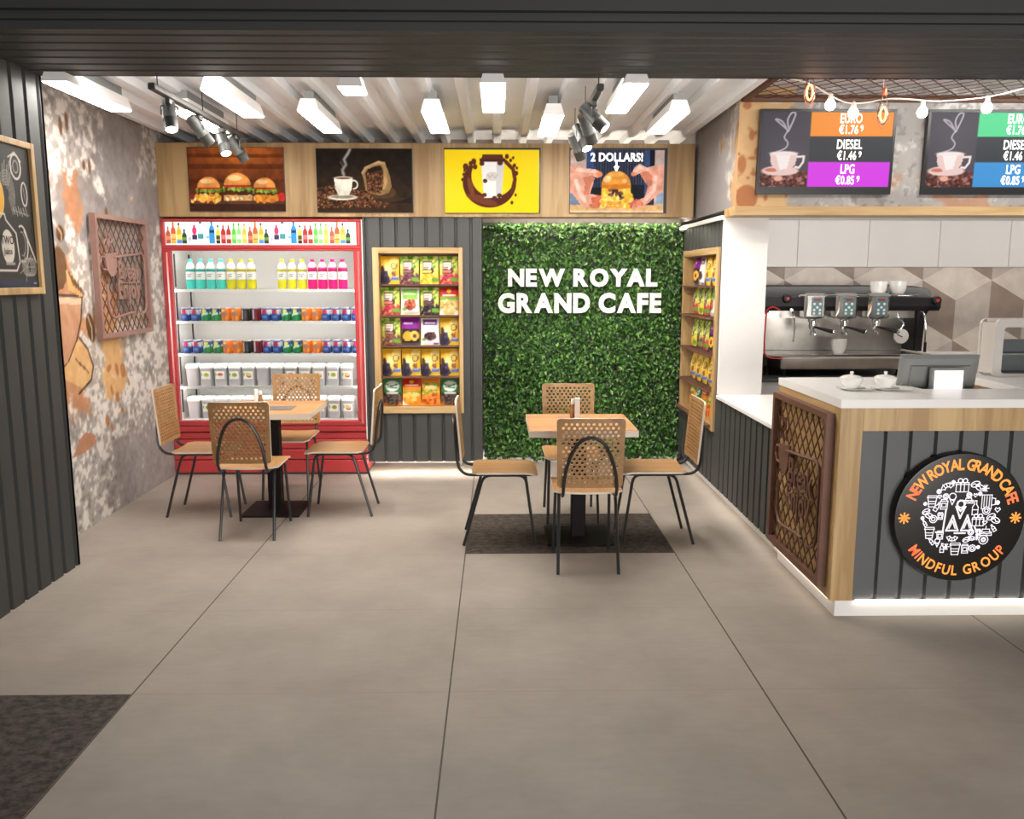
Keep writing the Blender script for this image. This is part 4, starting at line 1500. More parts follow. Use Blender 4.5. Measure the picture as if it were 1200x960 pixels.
# glazed door
DZ0, DZ1 = .418, 1.876
d = MB()
d.box(FX0, FX1, FYF, 7.10, DZ0, .462, bev=.006)
d.box(FX0, FX1, FYF, 7.10, 1.862, DZ1, bev=.004)
d.box(FX0, FX0 + .068, FYF, 7.10, .462, 1.862, bev=.006)
d.box(FX1 - .066, FX1, FYF, 7.10, .462, 1.862, bev=.006)
door = d.build('door', 'fridge_red', fr)
MB().tube([(FX0 + .040, 7.046, .50), (FX0 + .040, 7.046, 1.85)], .011, 8).build('door_trim', 'fridge_red_trim', door, True)
MB().tube([(FX1 - .026, 7.046, .44), (FX1 - .026, 7.046, 1.86)], .012, 8).build('door_trim', 'fridge_red_trim', door, True)
MB().box(FX0 + .068, FX1 - .066, 7.074, 7.078, .462, 1.862).build('glass_pane', 'glass', door)
# plinth with grooves
p_ = MB()
for z0, z1 in ((.02, .125), (.133, .215), (.223, .30), (.308, .362), (.370, .414)):
    p_.box(FX0, FX1, 7.052 + (.012 if z0 in (.223, .308) else 0), 7.10, z0, z1, bev=.004)
p_.build('plinth_panel', 'fridge_red', fr)
MB().box(FX0, FX1, 7.07, 7.60, 0, .02).build('kick_strip', 'kick_grey', fr)
MB().box(FX1 + .001, FX1 + .008, 7.06, 7.10, .3, 2.11).build('edge_strip', 'white_satin', fr)
# shelves and shelf rails
SZ = [1.548, 1.286, 1.016, .740]
for z in SZ:
    s_ = MB().box(FX0 + .053, FX1 - .053, 7.13, 7.575, z - .012, z, bev=.002)
    s_.box(FX0 + .053, FX1 - .053, 7.122, 7.13, z - .018, z + .004)
    s_.build('shelf', 'white_satin', fr)
for y in (7.16, 7.50):
    for z0, z1 in ((1.57, 1.84), (1.30, 1.53), (1.03, 1.265), (.76, .99), (.52, .72)):
        MB().box(FX0 + .053, FX0 + .061, y - .009, y + .009, z0, z1).build('shelf_rail', 'rail_black', fr)
for lx, tx_ in ((FX0 + .058, -1.9), (FX1 - .058, -1.9)):
    area_lamp('fridge_fill_lamp', (lx, 7.094, 1.16), (tx_, 7.36, 1.16), .02, 1.36, FRIDGE_FILL_WATTS, (1, .98, .96))  # added lamps hidden at the door sides, brightening the fridge inside

for lz in (1.868, 1.533, 1.270, 1.000, .724):
    area_lamp('shelf_fill_lamp', (-1.91, 7.135, lz), (-1.91, 7.30, lz - .20), 1.42, .012, SHELF_FILL_WATTS, (1, .98, .96))  # added unseen lamp under each shelf to lighten the goods
ORD = ['first', 'second', 'third', 'fourth', 'fifth', 'sixth', 'seventh', 'eighth', 'ninth', 'tenth', 'eleventh', 'twelfth', 'thirteenth', 'fourteenth', 'fifteenth',
       'sixteenth', 'seventeenth', 'eighteenth', 'nineteenth']


# --- bottles
def bottle(x, y, z, key, label):
    liquid, cap, dark = {'teal': ((66, 200, 186), (84, 212, 206), (40, 150, 140)), 'yellow': ((212, 202, 36), (222, 214, 60), (170, 160, 30)),
                         'pink': ((222, 20, 112), (230, 28, 122), (170, 10, 86))}[key]
    t = thing('drink_bottle', label, 'bottle', (x, y, z), 0, 'coloured drink bottles in the fridge')
    L, D, Wt = lin(liquid), lin(dark), lin((214, 214, 210))
    prof = [(.030, 0), (.0375, .008), (.0385, .02), (.0385, .082), (.0385, .084), (.0385, .145), (.0385, .147), (.0385, .163), (.037, .175), (.033, .195), (.022, .214), (.0145, .222), (.0145, .228)]
    W2 = lin((226, 226, 222))
    lb = lin((232, 230, 228))
    cols = [L, L, L, L, lb, lb, D, D, L if key == 'pink' else Wt, Wt, Wt, W2, W2]
    MB().lathe(prof, (x, y, z), 16, cols=cols).build('body', 'print_gloss', t, True)
    MB().lathe([(.0165, .228), (.0175, .231), (.0175, .246), (.0165, .250)], (x, y, z), 14, cols=[lin(cap)] * 4).build('cap', 'print_gloss', t, True)
    k_ = lin((120, 110, 130))
    mk = MB()
    strokes(mk, [[(-.018, .12), (-.006, .125), (.004, .115)], [(.006, .128), (.018, .126)], [(-.016, .105), (.012, .108)]], .006, (x, y - .0392, z), (1, 0, 0), (0, 0, 1))
    mk.build('label_print', 'dark_grey_plastic', t)


for k in range(7):
    key = 'teal' if k < 4 else 'yellow'
    bottle(-2.545 + k * .0838, 7.20, 1.548, key, '%s drink bottle, %s from left in the left row on top fridge shelf' % (key, ORD[k]))
for k in range(7):
    key = 'yellow' if k < 3 else 'pink'
    bottle(-1.789 + k * .0838, 7.20, 1.548, key, '%s drink bottle, %s from left in the right row on top fridge shelf' % (key, ORD[k]))

# --- cans: the print is wrapped round the barrel
CANS = {}


def can_mesh(key):
    if key in CANS:
        return CANS[key]
    c = Canvas(.207, .115, 230, (40, 72, 140))
    if key == 'blue':
        c.rect(0, .21, .055, .098, (228, 226, 232))
        for u in (.0, .10, .20):
            c.ell(u, .076, .022, .017, (190, 44, 60))
            c.line([(u - .03, .055), (u, .062), (u + .03, .055)], .012, (40, 72, 140))
            c.rect(u - .02, u + .02, .03, .042, (96, 130, 190))
    elif key == 'green':
        c.rect(0, .21, 0, .115, (34, 134, 70))
        c.rect(0, .21, .072, .115, (44, 66, 116))
        for u in (.0, .10, .20):
            c.ell(u, .085, .012, .018, (226, 222, 110))
            c.line([(u - .025, .045), (u, .062), (u + .025, .066)], .014, (220, 232, 222))
    elif key == 'orange':
        c.rect(0, .21, 0, .115, (236, 128, 40))
        for u in (.0, .10, .20):
            c.ell(u, .062, .026, .014, (168, 120, 110))
            c.ell(u - .008, .09, .012, .012, (252, 210, 130))
            c.ell(u + .02, .03, .014, .01, (250, 160, 60))
    elif key == 'black':
        c.rect(0, .21, 0, .115, (44, 44, 46))
        for u in (.0, .10, .20):
            c.line([(u - .012, .022), (u - .010, .095)], .012, (224, 222, 218))  # pale streak, a silver highlight put into the can colour
            c.rect(u + .0, u + .01, .03, .08, (86, 84, 84))
    else:
        c.rect(0, .21, 0, .115, (116, 26, 36))
        c.rect(.06, .11, 0, .115, (50, 42, 44))
        c.line([(.195, .022), (.197, .095)], .012, (224, 216, 214))  # pale highlight streak put into the colour
    prof = [(.024, 0), (.030, .004), (.033, .012)] + [(.033, .012 + .088 * k / 9) for k in range(1, 10)] + [(.027, .112), (.0275, .115), (.024, .1145)]
    seg = 20
    met = lin((190, 188, 186))

    def col(j, k):
        r_, h_ = prof[j]
        if j < 1 or j > 11:
            return met
        return c.sample(((k / seg) + .0) % 1 * .207, h_)
    o = MB().lathe(prof, (0, 0, 0), seg, cols=col).build('drink_can', 'print_gloss', None, True)
    o.rotation_euler = (0, 0, radians(-90))
    CANS[key] = o
    o['fresh'] = 1
    return o


seq = ['blue', 'blue', 'green', 'green', 'orange', 'orange', 'black', 'dark red', 'blue', 'blue', 'green', 'green', 'orange', 'orange', 'blue', 'blue', 'blue', 'blue']
for shelf, z in (('second', 1.286), ('third', 1.016)):
    for row, y in (('front', 7.175), ('back', 7.255)):
        for k, key in enumerate(seq):
            o = can_mesh(key)
            if o.get('fresh'):
                del o['fresh']
            else:
                o = o.copy()
                COL.objects.link(o)
            o.location = (-2.600 + k * .0832, y, z)
            tag(o, '%s drink can, %s from left in the %s row of the %s fridge shelf' % (key, ORD[k], row, shelf), 'can', 'drink cans on the fridge shelves')


# --- white tubs with a fruit label
def tub(x, y, z, kind, label):
    t = thing('food_tub', label, 'tub', (x, y, z), 0, 'white food tubs in the fridge')

    def rr(w, d, r, zz):
        return [(x + u, y + v, zz) for u, v in rounded_rect(-w / 2, w / 2, -d / 2, d / 2, r, 3)]
    def stack(levels):
        mb = MB()
        v = []
        n = None
        for w, d, r, zz in levels:
            ring = rr(w, d, r, zz)
            n = len(ring)
            v += ring
        f = [tuple(range(n - 1, -1, -1)), tuple((len(levels) - 1) * n + i for i in range(n))]
        for j in range(len(levels) - 1):
            f += [(j * n + i, j * n + (i + 1) % n, (j + 1) * n + (i + 1) % n, (j + 1) * n + i) for i in range(n)]
        return mb.add(v, f)
    stack([(.088, .088, .016, z), (.104, .104, .018, z + .15)]).build('body', 'tub_plastic', t)
    stack([(.112, .112, .02, z + .150), (.114, .114, .02, z + .172), (.104, .104, .02, z + .178), (.100, .100, .02, z + .186), (.09, .09, .018, z + .188)]).build('lid', 'white_satin', t)
    if kind:
        c = Canvas(.076, .066, 260, (244, 242, 240))
        if kind == 'green':
            c.ell(.042, .036, .022, .018, (190, 190, 70))
            c.ell(.044, .036, .014, .011, (160, 166, 60))
        elif kind == 'orange':
            c.ell(.040, .040, .024, .014, (206, 110, 60))
            c.ell(.036, .038, .01, .007, (170, 80, 50))
        else:
            c.ell(.042, .030, .022, .018, (216, 90, 80), -.4)
            c.ell(.038, .040, .024, .014, (220, 214, 120), -.4)
        c.ell(.003, .040, .006, .014, (150, 170, 70))
        c.sheet((x - .038, y - .0502, z + .060), (1, 0, 0), (0, -.003 / .066, 1)).build('label_print', 'print_matte', t)


kinds = [None, 'green', 'orange', 'green', 'red', None, None, 'orange', 'green', 'red', 'green', 'red']
for shelf, z in (('fourth', .740), ('bottom', .462)):
    for k, kd in enumerate(kinds):
        lab = {'green': 'green fruit', 'orange': 'orange fruit', 'red': 'red and yellow fruit', None: 'plain'}[kd]
        tub(-2.575 + k * .1185, 7.22, z, kd, 'white tub with %s label, %s from left on %s fridge shelf' % (lab, ORD[k], shelf))

# ================================================================== SNACK SHELVES AND POUCHES
POUCH = {}


def pouch_print(kind):
    c = Canvas(.16, .23, 190, (230, 190, 60))
    if kind == 'amber':
        c.blend(np.clip(c.V / .23, 0, 1), (242, 184, 44))
        c.blend(np.clip(1 - np.hypot(c.U - .06, c.V - .12) / .07, 0, 1), (250, 236, 190))
        c.ell(.115, .19, .035, .03, (246, 214, 120))
        c.ell(.035, .045, .045, .05, (48, 44, 60))
        c.beans(.0, .075, .0, .10, 26, .014, [(58, 52, 74), (36, 32, 44), (84, 78, 100)], 71)
        c.ell(.018, .12, .016, .03, (70, 54, 50))
        c.line(arc_pts(.118, .148, .024, 0, 340, 14), .009, (90, 92, 110))
        c.rect(.092, .152, .03, .062, (92, 112, 176))
        c.rect(.098, .146, .052, .058, (220, 224, 236))
        c.beans(.09, .13, .07, .10, 8, .012, [(150, 90, 50), (110, 60, 50)], 72)
    elif kind.startswith('leafy'):
        f = {'leafy grape': [(120, 70, 84), (150, 96, 104), (90, 52, 66)], 'leafy lemon': [(230, 206, 60), (246, 226, 110), (236, 160, 60)],
             'leafy berry': [(196, 74, 84), (220, 120, 116), (160, 48, 62)], 'leafy raisin': [(62, 50, 58), (90, 76, 86), (40, 34, 40)], 'leafy nut': [(130, 84, 76), (160, 112, 96), (110, 66, 66)]}[kind]
        c.rect(0, .16, 0, .23, (196, 208, 92))
        c.beans(0, .16, .12, .23, 60, .018, [(120, 176, 50), (226, 222, 120), (92, 150, 40), (240, 232, 150)], 73)
        c.beans(.0, .16, .0, .08, 60, .016, f, 74)
        c.ell(.13, .035, .03, .02, (110, 160, 60))
        c.rect(.022, .108, .085, .188, (92, 54, 40))
        c.rect(.032, .098, .118, .178, (236, 226, 210))
        for k in range(4):
            c.rect(.038, .075 + .004 * k, .124 + k * .013, .130 + k * .013, (96, 62, 48))
        c.ell(.105, .11, .014, .026, (80, 50, 40))
        c.rect(.03, .10, .092, .108, f[1])
    elif kind == 'white red':
        c.rect(0, .16, 0, .23, (232, 230, 224))
        c.rect(.016, .144, .13, .215, (128, 186, 76))
        c.rect(.03, .13, .17, .182, (206, 228, 180))
        c.ell(.08, .085, .05, .045, (150, 56, 44))
        c.beans(.045, .115, .05, .12, 18, .014, [(180, 80, 60), (120, 40, 34), (206, 130, 90)], 75)
        c.rect(.01, .15, .008, .03, (206, 206, 196))
        c.ell(.03, .05, .018, .018, (120, 180, 90))
    elif kind == 'red top':
        c.rect(0, .16, 0, .23, (214, 196, 130))
        c.rect(0, .16, .15, .23, (200, 34, 34))
        c.ell(.08, .20, .02, .016, (244, 200, 60))
        c.rect(0, .16, .125, .155, (110, 160, 60))
        c.rect(.02, .14, .158, .168, (250, 236, 220))
        c.beans(.01, .15, .03, .12, 50, .015, [(206, 178, 110), (226, 206, 150), (176, 140, 80)], 76)
        c.poly([(0, 0), (.05, 0), (0, .05)], (232, 230, 220))
        c.poly([(.16, 0), (.11, 0), (.16, .05)], (232, 230, 220))
    elif kind == 'black apricot':
        c.rect(0, .16, 0, .23, (40, 38, 42))
        c.rect(0, .16, .14, .23, (140, 34, 148))
        c.rect(.02, .10, .175, .19, (226, 190, 230))
        c.ell(.055, .075, .042, .042, (244, 170, 60), .5)
        c.ell(.115, .08, .036, .042, (248, 186, 80))
        c.ell(.118, .078, .016, .018, (120, 60, 30))
        c.rect(0, .16, 0, .02, (84, 80, 84))
    elif kind == 'white purple':
        c.rect(0, .16, 0, .23, (228, 226, 230))
        c.rect(.02, .14, .165, .215, (118, 54, 132))
        c.rect(.035, .125, .182, .194, (226, 206, 232))
        c.ell(.082, .075, .055, .034, (66, 36, 40))
        c.beans(.04, .12, .055, .10, 16, .014, [(96, 56, 58), (52, 28, 34)], 77)
        c.ell(.03, .05, .018, .012, (110, 160, 70))
        c.rect(.11, .15, .005, .02, (120, 70, 140))
    elif kind == 'green cap':
        c.rect(0, .16, 0, .23, (60, 50, 48))
        c.rect(.0, .16, .11, .23, (60, 130, 76))
        c.ell(.08, .165, .062, .044, (232, 236, 232))
        c.line([(.035, .18), (.07, .165), (.12, .18)], .013, (44, 100, 60))
        c.line([(.04, .155), (.12, .15)], .011, (44, 100, 60))
        c.beans(0, .16, .0, .10, 70, .014, [(80, 66, 62), (52, 42, 44), (112, 92, 84)], 78)
        c.rect(.03, .13, .10, .112, (240, 240, 236))
        c.beans(0, .16, 0, .02, 16, .01, [(206, 110, 40)], 79)
    elif kind == 'red apricot':
        c.rect(0, .16, 0, .23, (236, 146, 50))
        c.rect(0, .16, .16, .23, (204, 40, 34))
        c.rect(.02, .14, .165, .18, (240, 214, 190))
        c.ell(.08, .20, .02, .014, (246, 196, 60))
        c.rect(0, .16, .10, .125, (128, 168, 60))
        c.beans(.02, .14, .03, .10, 22, .022, [(250, 176, 60), (236, 140, 40), (252, 200, 110)], 80)
        c.poly([(0, 0), (.06, 0), (0, .04)], (236, 232, 220))
    else:  # orange leafy
        c.rect(0, .16, 0, .23, (236, 132, 40))
        c.rect(.02, .14, .17, .21, (244, 160, 60))
        c.beans(0, .16, .09, .18, 40, .020, [(120, 176, 60), (90, 150, 50), (250, 190, 80)], 81)
        c.beans(.02, .14, .02, .10, 26, .020, [(176, 60, 34), (206, 90, 40), (244, 150, 60)], 82)
        c.rect(.03, .13, .14, .165, (250, 220, 150))
    return c


def pouch(kind, loc, rz, label, group):
    if kind not in POUCH:
        c = pouch_print(kind)
        nx, ny = 20, 28
        w, h, dmax = .16, .228, .022
        mb = MB()
        vs, cs = [], []
        for s in (-1, 1):
            for j in range(ny + 1):
                v = j / ny
                for i in range(nx + 1):
                    u = i / nx
                    pin = 1 - .05 * sin(pi * v)
                    prof = (1 - abs(2 * u - 1) ** 2.2) * (max(0, sin(pi * min(max((v - .035) / .93, 0), 1)))) ** .55
                    gus = .012 * (1 - v) * sin(pi * u)
                    wr = .0014 * sin(u * 17 + v * 9) * prof
                    vs.append(((u - .5) * w * pin, s * (dmax * prof * (.75 + .5 * (1 - v)) + .0008 + gus * .6) + wr, v * h))
                    cs.append(c.sample(u * .16 if s < 0 else (1 - u) * .16, v * .23))
        N = (nx + 1) * (ny + 1)
        fs = []
        for j in range(ny):
            for i in range(nx):
                a = j * (nx + 1) + i
                fs.append((a, a + 1, a + nx + 2, a + nx + 1))
                fs.append((N + a, N + a + nx + 1, N + a + nx + 2, N + a + 1))
        edge = [i for i in range(nx + 1)] + [j * (nx + 1) + nx for j in range(1, ny + 1)] + [ny * (nx + 1) + i for i in range(nx - 1, -1, -1)] + [j * (nx + 1) for j in range(ny - 1, 0, -1)]
        for k in range(len(edge)):
            a, b_ = edge[k], edge[(k + 1) % len(edge)]
            fs.append((b_, a, N + a, N + b_))
        mb.add(vs, fs, 0, cs)
        o = mb.build('snack_pouch', 'print_gloss', None, True)
        POUCH[kind] = o
    else:
        o = POUCH[kind].copy()
        COL.objects.link(o)
    o.location = loc
    o.rotation_euler = (radians(-4) if rz == 0 else 0, 0 if rz == 0 else radians(4), 0)
    o.rotation_mode = 'XYZ'
    if rz:
        o.rotation_euler = (radians(-4), 0, radians(rz))
    tag(o, label, 'snack pouch', group)


look = {'amber': 'amber dried fruit pouch', 'leafy grape': 'leafy green pouch with purple fruit', 'leafy lemon': 'leafy green pouch with yellow fruit', 'leafy berry': 'leafy green pouch with red berries',
        'leafy raisin': 'leafy green pouch with dark raisins', 'leafy nut': 'leafy green pouch with brown fruit', 'white red': 'white and green pouch with red fruit', 'red top': 'red topped pouch of pale nuts',
        'black apricot': 'black and purple pouch with apricots', 'white purple': 'white and purple pouch with dates', 'green cap': 'dark pouch with green and white top', 'red apricot': 'red topped pouch with orange apricots',
        'orange leafy': 'orange pouch with leaves'}
rows_l = [['amber', 'leafy grape', 'leafy lemon', 'leafy berry'], ['leafy berry', 'white red', 'leafy raisin', 'red top'], ['leafy nut', 'black apricot', 'white purple', 'amber'],
          ['amber'] * 4, ['green cap', 'red apricot', 'orange leafy', 'green cap']]
rows_r = [['black apricot', 'white purple', 'amber', 'amber'], ['leafy berry', 'leafy lemon', 'leafy berry', 'white red'], ['leafy lemon', 'leafy grape', 'leafy berry', 'black apricot'],
          ['amber'] * 4, ['orange leafy', 'green cap', 'red apricot', 'orange leafy']]
RN = ['top', 'second', 'third', 'fourth', 'bottom']

ns = thing('snack_shelf', 'oak framed wall shelf of snack pouches beside the red fridge', 'shelf', (-.65, 7.15, .52), 0, 'oak snack shelves in the walls')
X0, X1, Z0, Z1 = -1.018, -.282, .522, 1.888
for nm, a in (('side_board', (X0, X0 + .05, 7.052, 7.28, Z0, Z1)), ('side_board', (X1 - .034, X1, 7.052, 7.28, Z0, Z1)), ('top_board', (X0 + .05, X1 - .034, 7.052, 7.28, Z1 - .047, Z1)),
              ('bottom_board', (X0 + .05, X1 - .034, 7.052, 7.28, Z0, Z0 + .052))):
    MB().box(*a, bev=.002).build(nm, 'oak_vertical' if 'side' in nm else 'oak_horizontal', ns)
MB().box(X0 + .05, X1 - .034, 7.27, 7.285, Z0 + .05, Z1 - .045).build('back_board', 'oak_dark', ns)
SHZ = [1.590, 1.335, 1.083, .826, .580]
for z in SHZ[:4]:
    MB().box(X0 + .05, X1 - .034, 7.075, 7.27, z - .010, z, bev=.001).build('shelf_board', 'shelf_mesh', ns)
SHZ[4] = Z0 + .052
for r_, (z, row) in enumerate(zip(SHZ, rows_l)):
    for k, kd in enumerate(row):
        pouch(kd, (-.888 + k * .1625, 7.145, z + .003), 0, '%s, %s from left on %s row beside fridge' % (look[kd], ORD[k], RN[r_]), 'snack pouches beside the fridge')

ns = thing('snack_shelf', 'oak framed wall shelf of snack pouches in the right wall beside the green wall', 'shelf', (1.68, 6.83, .50), 0, 'oak snack shelves in the walls')
Y0, Y1, Z0, Z1 = 6.238, 7.412, .505, 1.868
for nm, a in (('side_board', (1.602, 1.745, Y0, Y0 + .06, Z0, Z1)), ('side_board', (1.602, 1.745, Y1 - .045, Y1, Z0, Z1)), ('top_board', (1.602, 1.745, Y0 + .06, Y1 - .045, Z1 - .05, Z1)),
              ('bottom_board', (1.602, 1.745, Y0 + .06, Y1 - .045, Z0, Z0 + .045))):
    MB().box(*a, bev=.002).build(nm, 'oak_vertical' if 'side' in nm else 'oak_depth', ns)
MB().box(1.742, 1.760, Y0 + .06, Y1 - .045, Z0 + .04, Z1 - .045).build('back_board', 'oak_vertical', ns)
SHR = [1.582, 1.345, 1.070, .800, Z0 + .045]
for z in SHR[:4]:
    sb = MB()
    lattice(sb, .17, Y1 - Y0 - .11, .034, .017, .006, (1.572, Y0 + .062, z - .006), (1, 0, 0), (0, 1, 0), (0, 0, 1), .004)
    sb.box(1.570, 1.580, Y0 + .062, Y1 - .047, z - .010, z)
    sb.box(1.734, 1.742, Y0 + .062, Y1 - .047, z - .010, z)
    sb.build('shelf_grid', 'shelf_mesh', ns)
sb = MB()
sb.box(1.560, 1.602, Y0 + .062, Y1 - .047, Z0 + .032, Z0 + .043)
sb.build('shelf_grid', 'shelf_mesh', ns)
for r_, (z, row) in enumerate(zip(SHR, rows_r)):
    for k, kd in enumerate(row):
        pouch(kd, (1.672, 7.20 - k * .198, z + .003), -90, '%s, %s from green wall, %s row' % (look[kd], ORD[k], RN[r_]), 'snack pouches in the right wall shelf')
# ================================================================== BAR COUNTER
bc = thing('bar_counter', 'white topped bar counter with oak frame and dark ribbed front', 'counter', (3.2, 4.4, 0))
ct = MB()
ct.box(1.616, 5, 3.930, 4.315, 1.040, 1.080)
ct.box(1.616, 2.19, 4.315, 4.832, 1.040, 1.080)
ct.box(2.74, 5, 4.315, 5.06, 1.040, 1.080)
ct.build('countertop', 'white_satin', bc)
MB().box(1.620, 1.730, 3.938, 4.01, .086, 1.040, bev=.002).build('corner_post', 'oak_vertical', bc)
MB().box(1.730, 5, 3.938, 4.01, .928, 1.040, bev=.002).build('top_rail', 'oak_vertical', bc)
MB().box(1.620, 1.66, 4.01, 4.828, .086, 1.040, bev=.002).build('side_panel', 'oak_depth', bc)
fp = MB()
ribbed_sheet(fp, ribbed(3.27, .1215, .030, .022, .096), (1.730, 3.952, .082), (1, 0, 0), (0, 1, 0), (0, 0, .846), .004)
fp.build('front_panel', 'dark_metal_counter_lit', bc)
ib = MB()
ib.box(1.66, 5, 4.04, 4.30, .10, .90)
ib.box(1.66, 2.17, 4.30, 4.828, .10, .90)
ib.box(2.17, 2.76, 4.30, 4.828, .10, .90)
ib.box(2.76, 5, 4.30, 5.05, .10, .90)
ib.box(1.66, 5, 4.29, 4.312, .90, 1.04)
ib.box(2.168, 2.188, 4.312, 4.828, .90, 1.04)
ib.box(2.742, 2.762, 4.312, 5.05, .90, 1.04)
ib.build('carcass', 'oak_dark', bc)
MB().box(1.654, 5, 3.957, 4.10, 0, .080).box(1.654, 1.72, 4.10, 4.82, 0, .080).build('toe_kick', 'white_satin', bc)
tag(MB().box(1.628, 1.640, 3.99, 4.80, .078, .085).build('led_strip', 'led_soft'), 'glowing light strip under the side of the bar counter', 'light strip', 'light strips along the floor')
tag(MB().box(1.75, 5, 3.942, 3.950, .0795, .0855).build('led_strip', 'led_glow'), 'glowing light strip under the front of the bar counter', 'light strip', 'light strips along the floor')

# low flap between the pillar and the counter
lc = thing('low_counter', 'low white counter between the white pillar and the bar counter', 'counter', (1.9, 5.5, 0))
MB().box(1.600, 2.10, 4.834, 6.148, .770, .798, bev=.003).build('top', 'white_satin', lc)
MB().box(1.70, 2.06, 4.84, 6.12, .0, .77).build('body', 'white_paint', lc)

# round sign on the counter front
SC = Vector((2.205, 3.936, .514))
sg = thing('round_sign', 'round black sign with orange lettering and white icons on the counter front', 'sign', (2.205, 3.93, .20))
MB().lathe([(.300, 0), (.314, .004), (.316, .012), (.316, .048), (.312, .054), (.306, .055)], (2.205, 3.951, .514), 72, (0, -1, 0)).build('disc', 'sign_black', sg, True)
SY = 3.8952


def arc_text(txt, rad, a0, a1, size, bold, xs, top=True):
    geos, wid = [], []
    for chx in txt:
        if chx == ' ':
            geos.append(None)
            wid.append(.34 * size * xs)
            continue
        g = text_geo(chx, size, bold, xs, 0, 'LEFT')
        mn, mx = min(p[0] for p in g[0]), max(p[0] for p in g[0])
        geos.append(([(p[0] - (mn + mx) / 2, p[1], p[2]) for p in g[0]], g[1]))
        wid.append(mx - mn + .10 * size)
    tot = sum(wid)
    cur, out = 0.0, []
    for g, w in zip(geos, wid):
        f = (cur + w / 2) / tot
        cur += w
        ang = radians(a0 + (a1 - a0) * f)
        if g is None:
            continue
        rot = ang - pi / 2 if top else ang + pi / 2
        out.append((g, (rad * cos(ang), rad * sin(ang)), rot, f))
    return out


for txt_, arcs in (('NEW ROYAL GRAND CAFE', arc_text('NEW ROYAL GRAND CAFE', .236, 158, 16, .074, .028, .80)), ('MINDFUL GROUP', arc_text('MINDFUL GROUP', .284, 212, 327, .068, .020, .86, False))):
    it = iter(arcs)
    for word in txt_.split():
        mb = MB()
        for chx in word:
            g, (u, v), rot, f = next(it)
            put_text(mb, g, (SC.x + u, SY, SC.z + v), (1, 0, 0), (0, 0, 1), (0, 1, 0), 1 if f < .12 or f > .92 else 0, rot)
        mb.build('lettering', ['orange_letters', 'orange_letters_deep'], sg)
for u in (-.268, .268):
    mb = MB()
    strokes(mb, [[(u + .024 * cos(a), .0 + .024 * sin(a)), (u - .024 * cos(a), -.024 * sin(a))] for a in (0, pi / 4, pi / 2, 3 * pi / 4)], .008, (SC.x, SY, SC.z), (1, 0, 0), (0, 0, 1))
    mb.build('asterisk', 'orange_letters', sg)

ic = MB()
W_ = .0042


def icon(lines, u, v, s, w=W_, rot=0.0):
    c_, s_ = cos(rot), sin(rot)
    strokes(ic, [[(u + (a * c_ - b_ * s_) * s, v + (a * s_ + b_ * c_) * s) for a, b_ in l] for l in lines], w, (SC.x, SY, SC.z), (1, 0, 0), (0, 0, 1))


def circ(cx=0, cy=0, r=1, n=12, a0=0, a1=360):
    return arc_pts(cx, cy, r, a0, a1, n)


box_i = [[(-1, -1), (1, -1), (1, .5), (-1, .5), (-1, -1)], [(-1.1, .2), (1.1, .2)], [(-.3, -1), (-.3, .5)], [(.3, -1), (.3, .5)], circ(-.4, .8, .35), circ(.4, .8, .35)]
bean_i = [[(p[0], p[1] * .62) for p in circ()], [(-.8, 0), (-.2, .2), (.2, -.2), (.8, 0)]]
heart_i = [[(0, -.9), (-.9, .1), (-.6, .7), (0, .35), (.6, .7), (.9, .1), (0, -.9)]]
cup_i = [[(-.7, .5), (.7, .5), (.5, -1), (-.5, -1), (-.7, .5)], [(-.8, .5), (-.7, .8), (.7, .8), (.8, .5)], [(-.6, -.1), (.6, -.1)], [(-.55, -.5), (.55, -.5)]]
mug_i = [[(-.8, .9), (.5, .9), (.5, -1), (-.8, -1), (-.8, .9)], [(.5, .5), (1, .4), (1, -.4), (.5, -.5)], [(-.5, .7), (-.5, -.7)], [(-.15, .7), (-.15, -.7)], [(.2, .7), (.2, -.7)]]
star_i = [[(cos(a), sin(a)), (-cos(a), -sin(a))] for a in (0, pi / 3, 2 * pi / 3, pi / 2)]
bott_i = [[(-.4, -1), (.4, -1), (.4, .1), (.15, .5), (.15, 1), (-.15, 1), (-.15, .5), (-.4, .1), (-.4, -1)], [(-.4, -.3), (.4, -.3)]]
cake_i = [[(-1, -.6), (1, -.6), (1, 0), (-1, 0), (-1, -.6)], [(-.7, 0), (-.6, .5), (.6, .5), (.7, 0)], [(0, .5), (0, 1)], [(-.8, -.3), (-.3, -.2), (.2, -.35), (.8, -.2)]]
crois_i = [circ(0, -.5, 1.1, 10, 20, 160), circ(0, -.5, .5, 8, 20, 160), [(-.4, .1), (-.6, .6)], [(0, .1), (0, .6)], [(.4, .1), (.6, .6)], [(-1, -.1), (-.45, -.3)], [(1, -.1), (.45, -.3)]]
ring_i = [circ(), circ(0, 0, .5, 8)]
ice_i = [[(-.5, 0), (0, -1.1), (.5, 0)], circ(0, .25, .55, 10), [(-.4, -.2), (.3, -.5)]]
jar_i = [[(-.6, -1), (.6, -1), (.7, .5), (-.7, .5), (-.6, -1)], [(-.5, .5), (-.5, .8), (.5, .8), (.5, .5)], [(-.4, -.6), (.4, -.6), (.4, .1), (-.4, .1), (-.4, -.6)]]
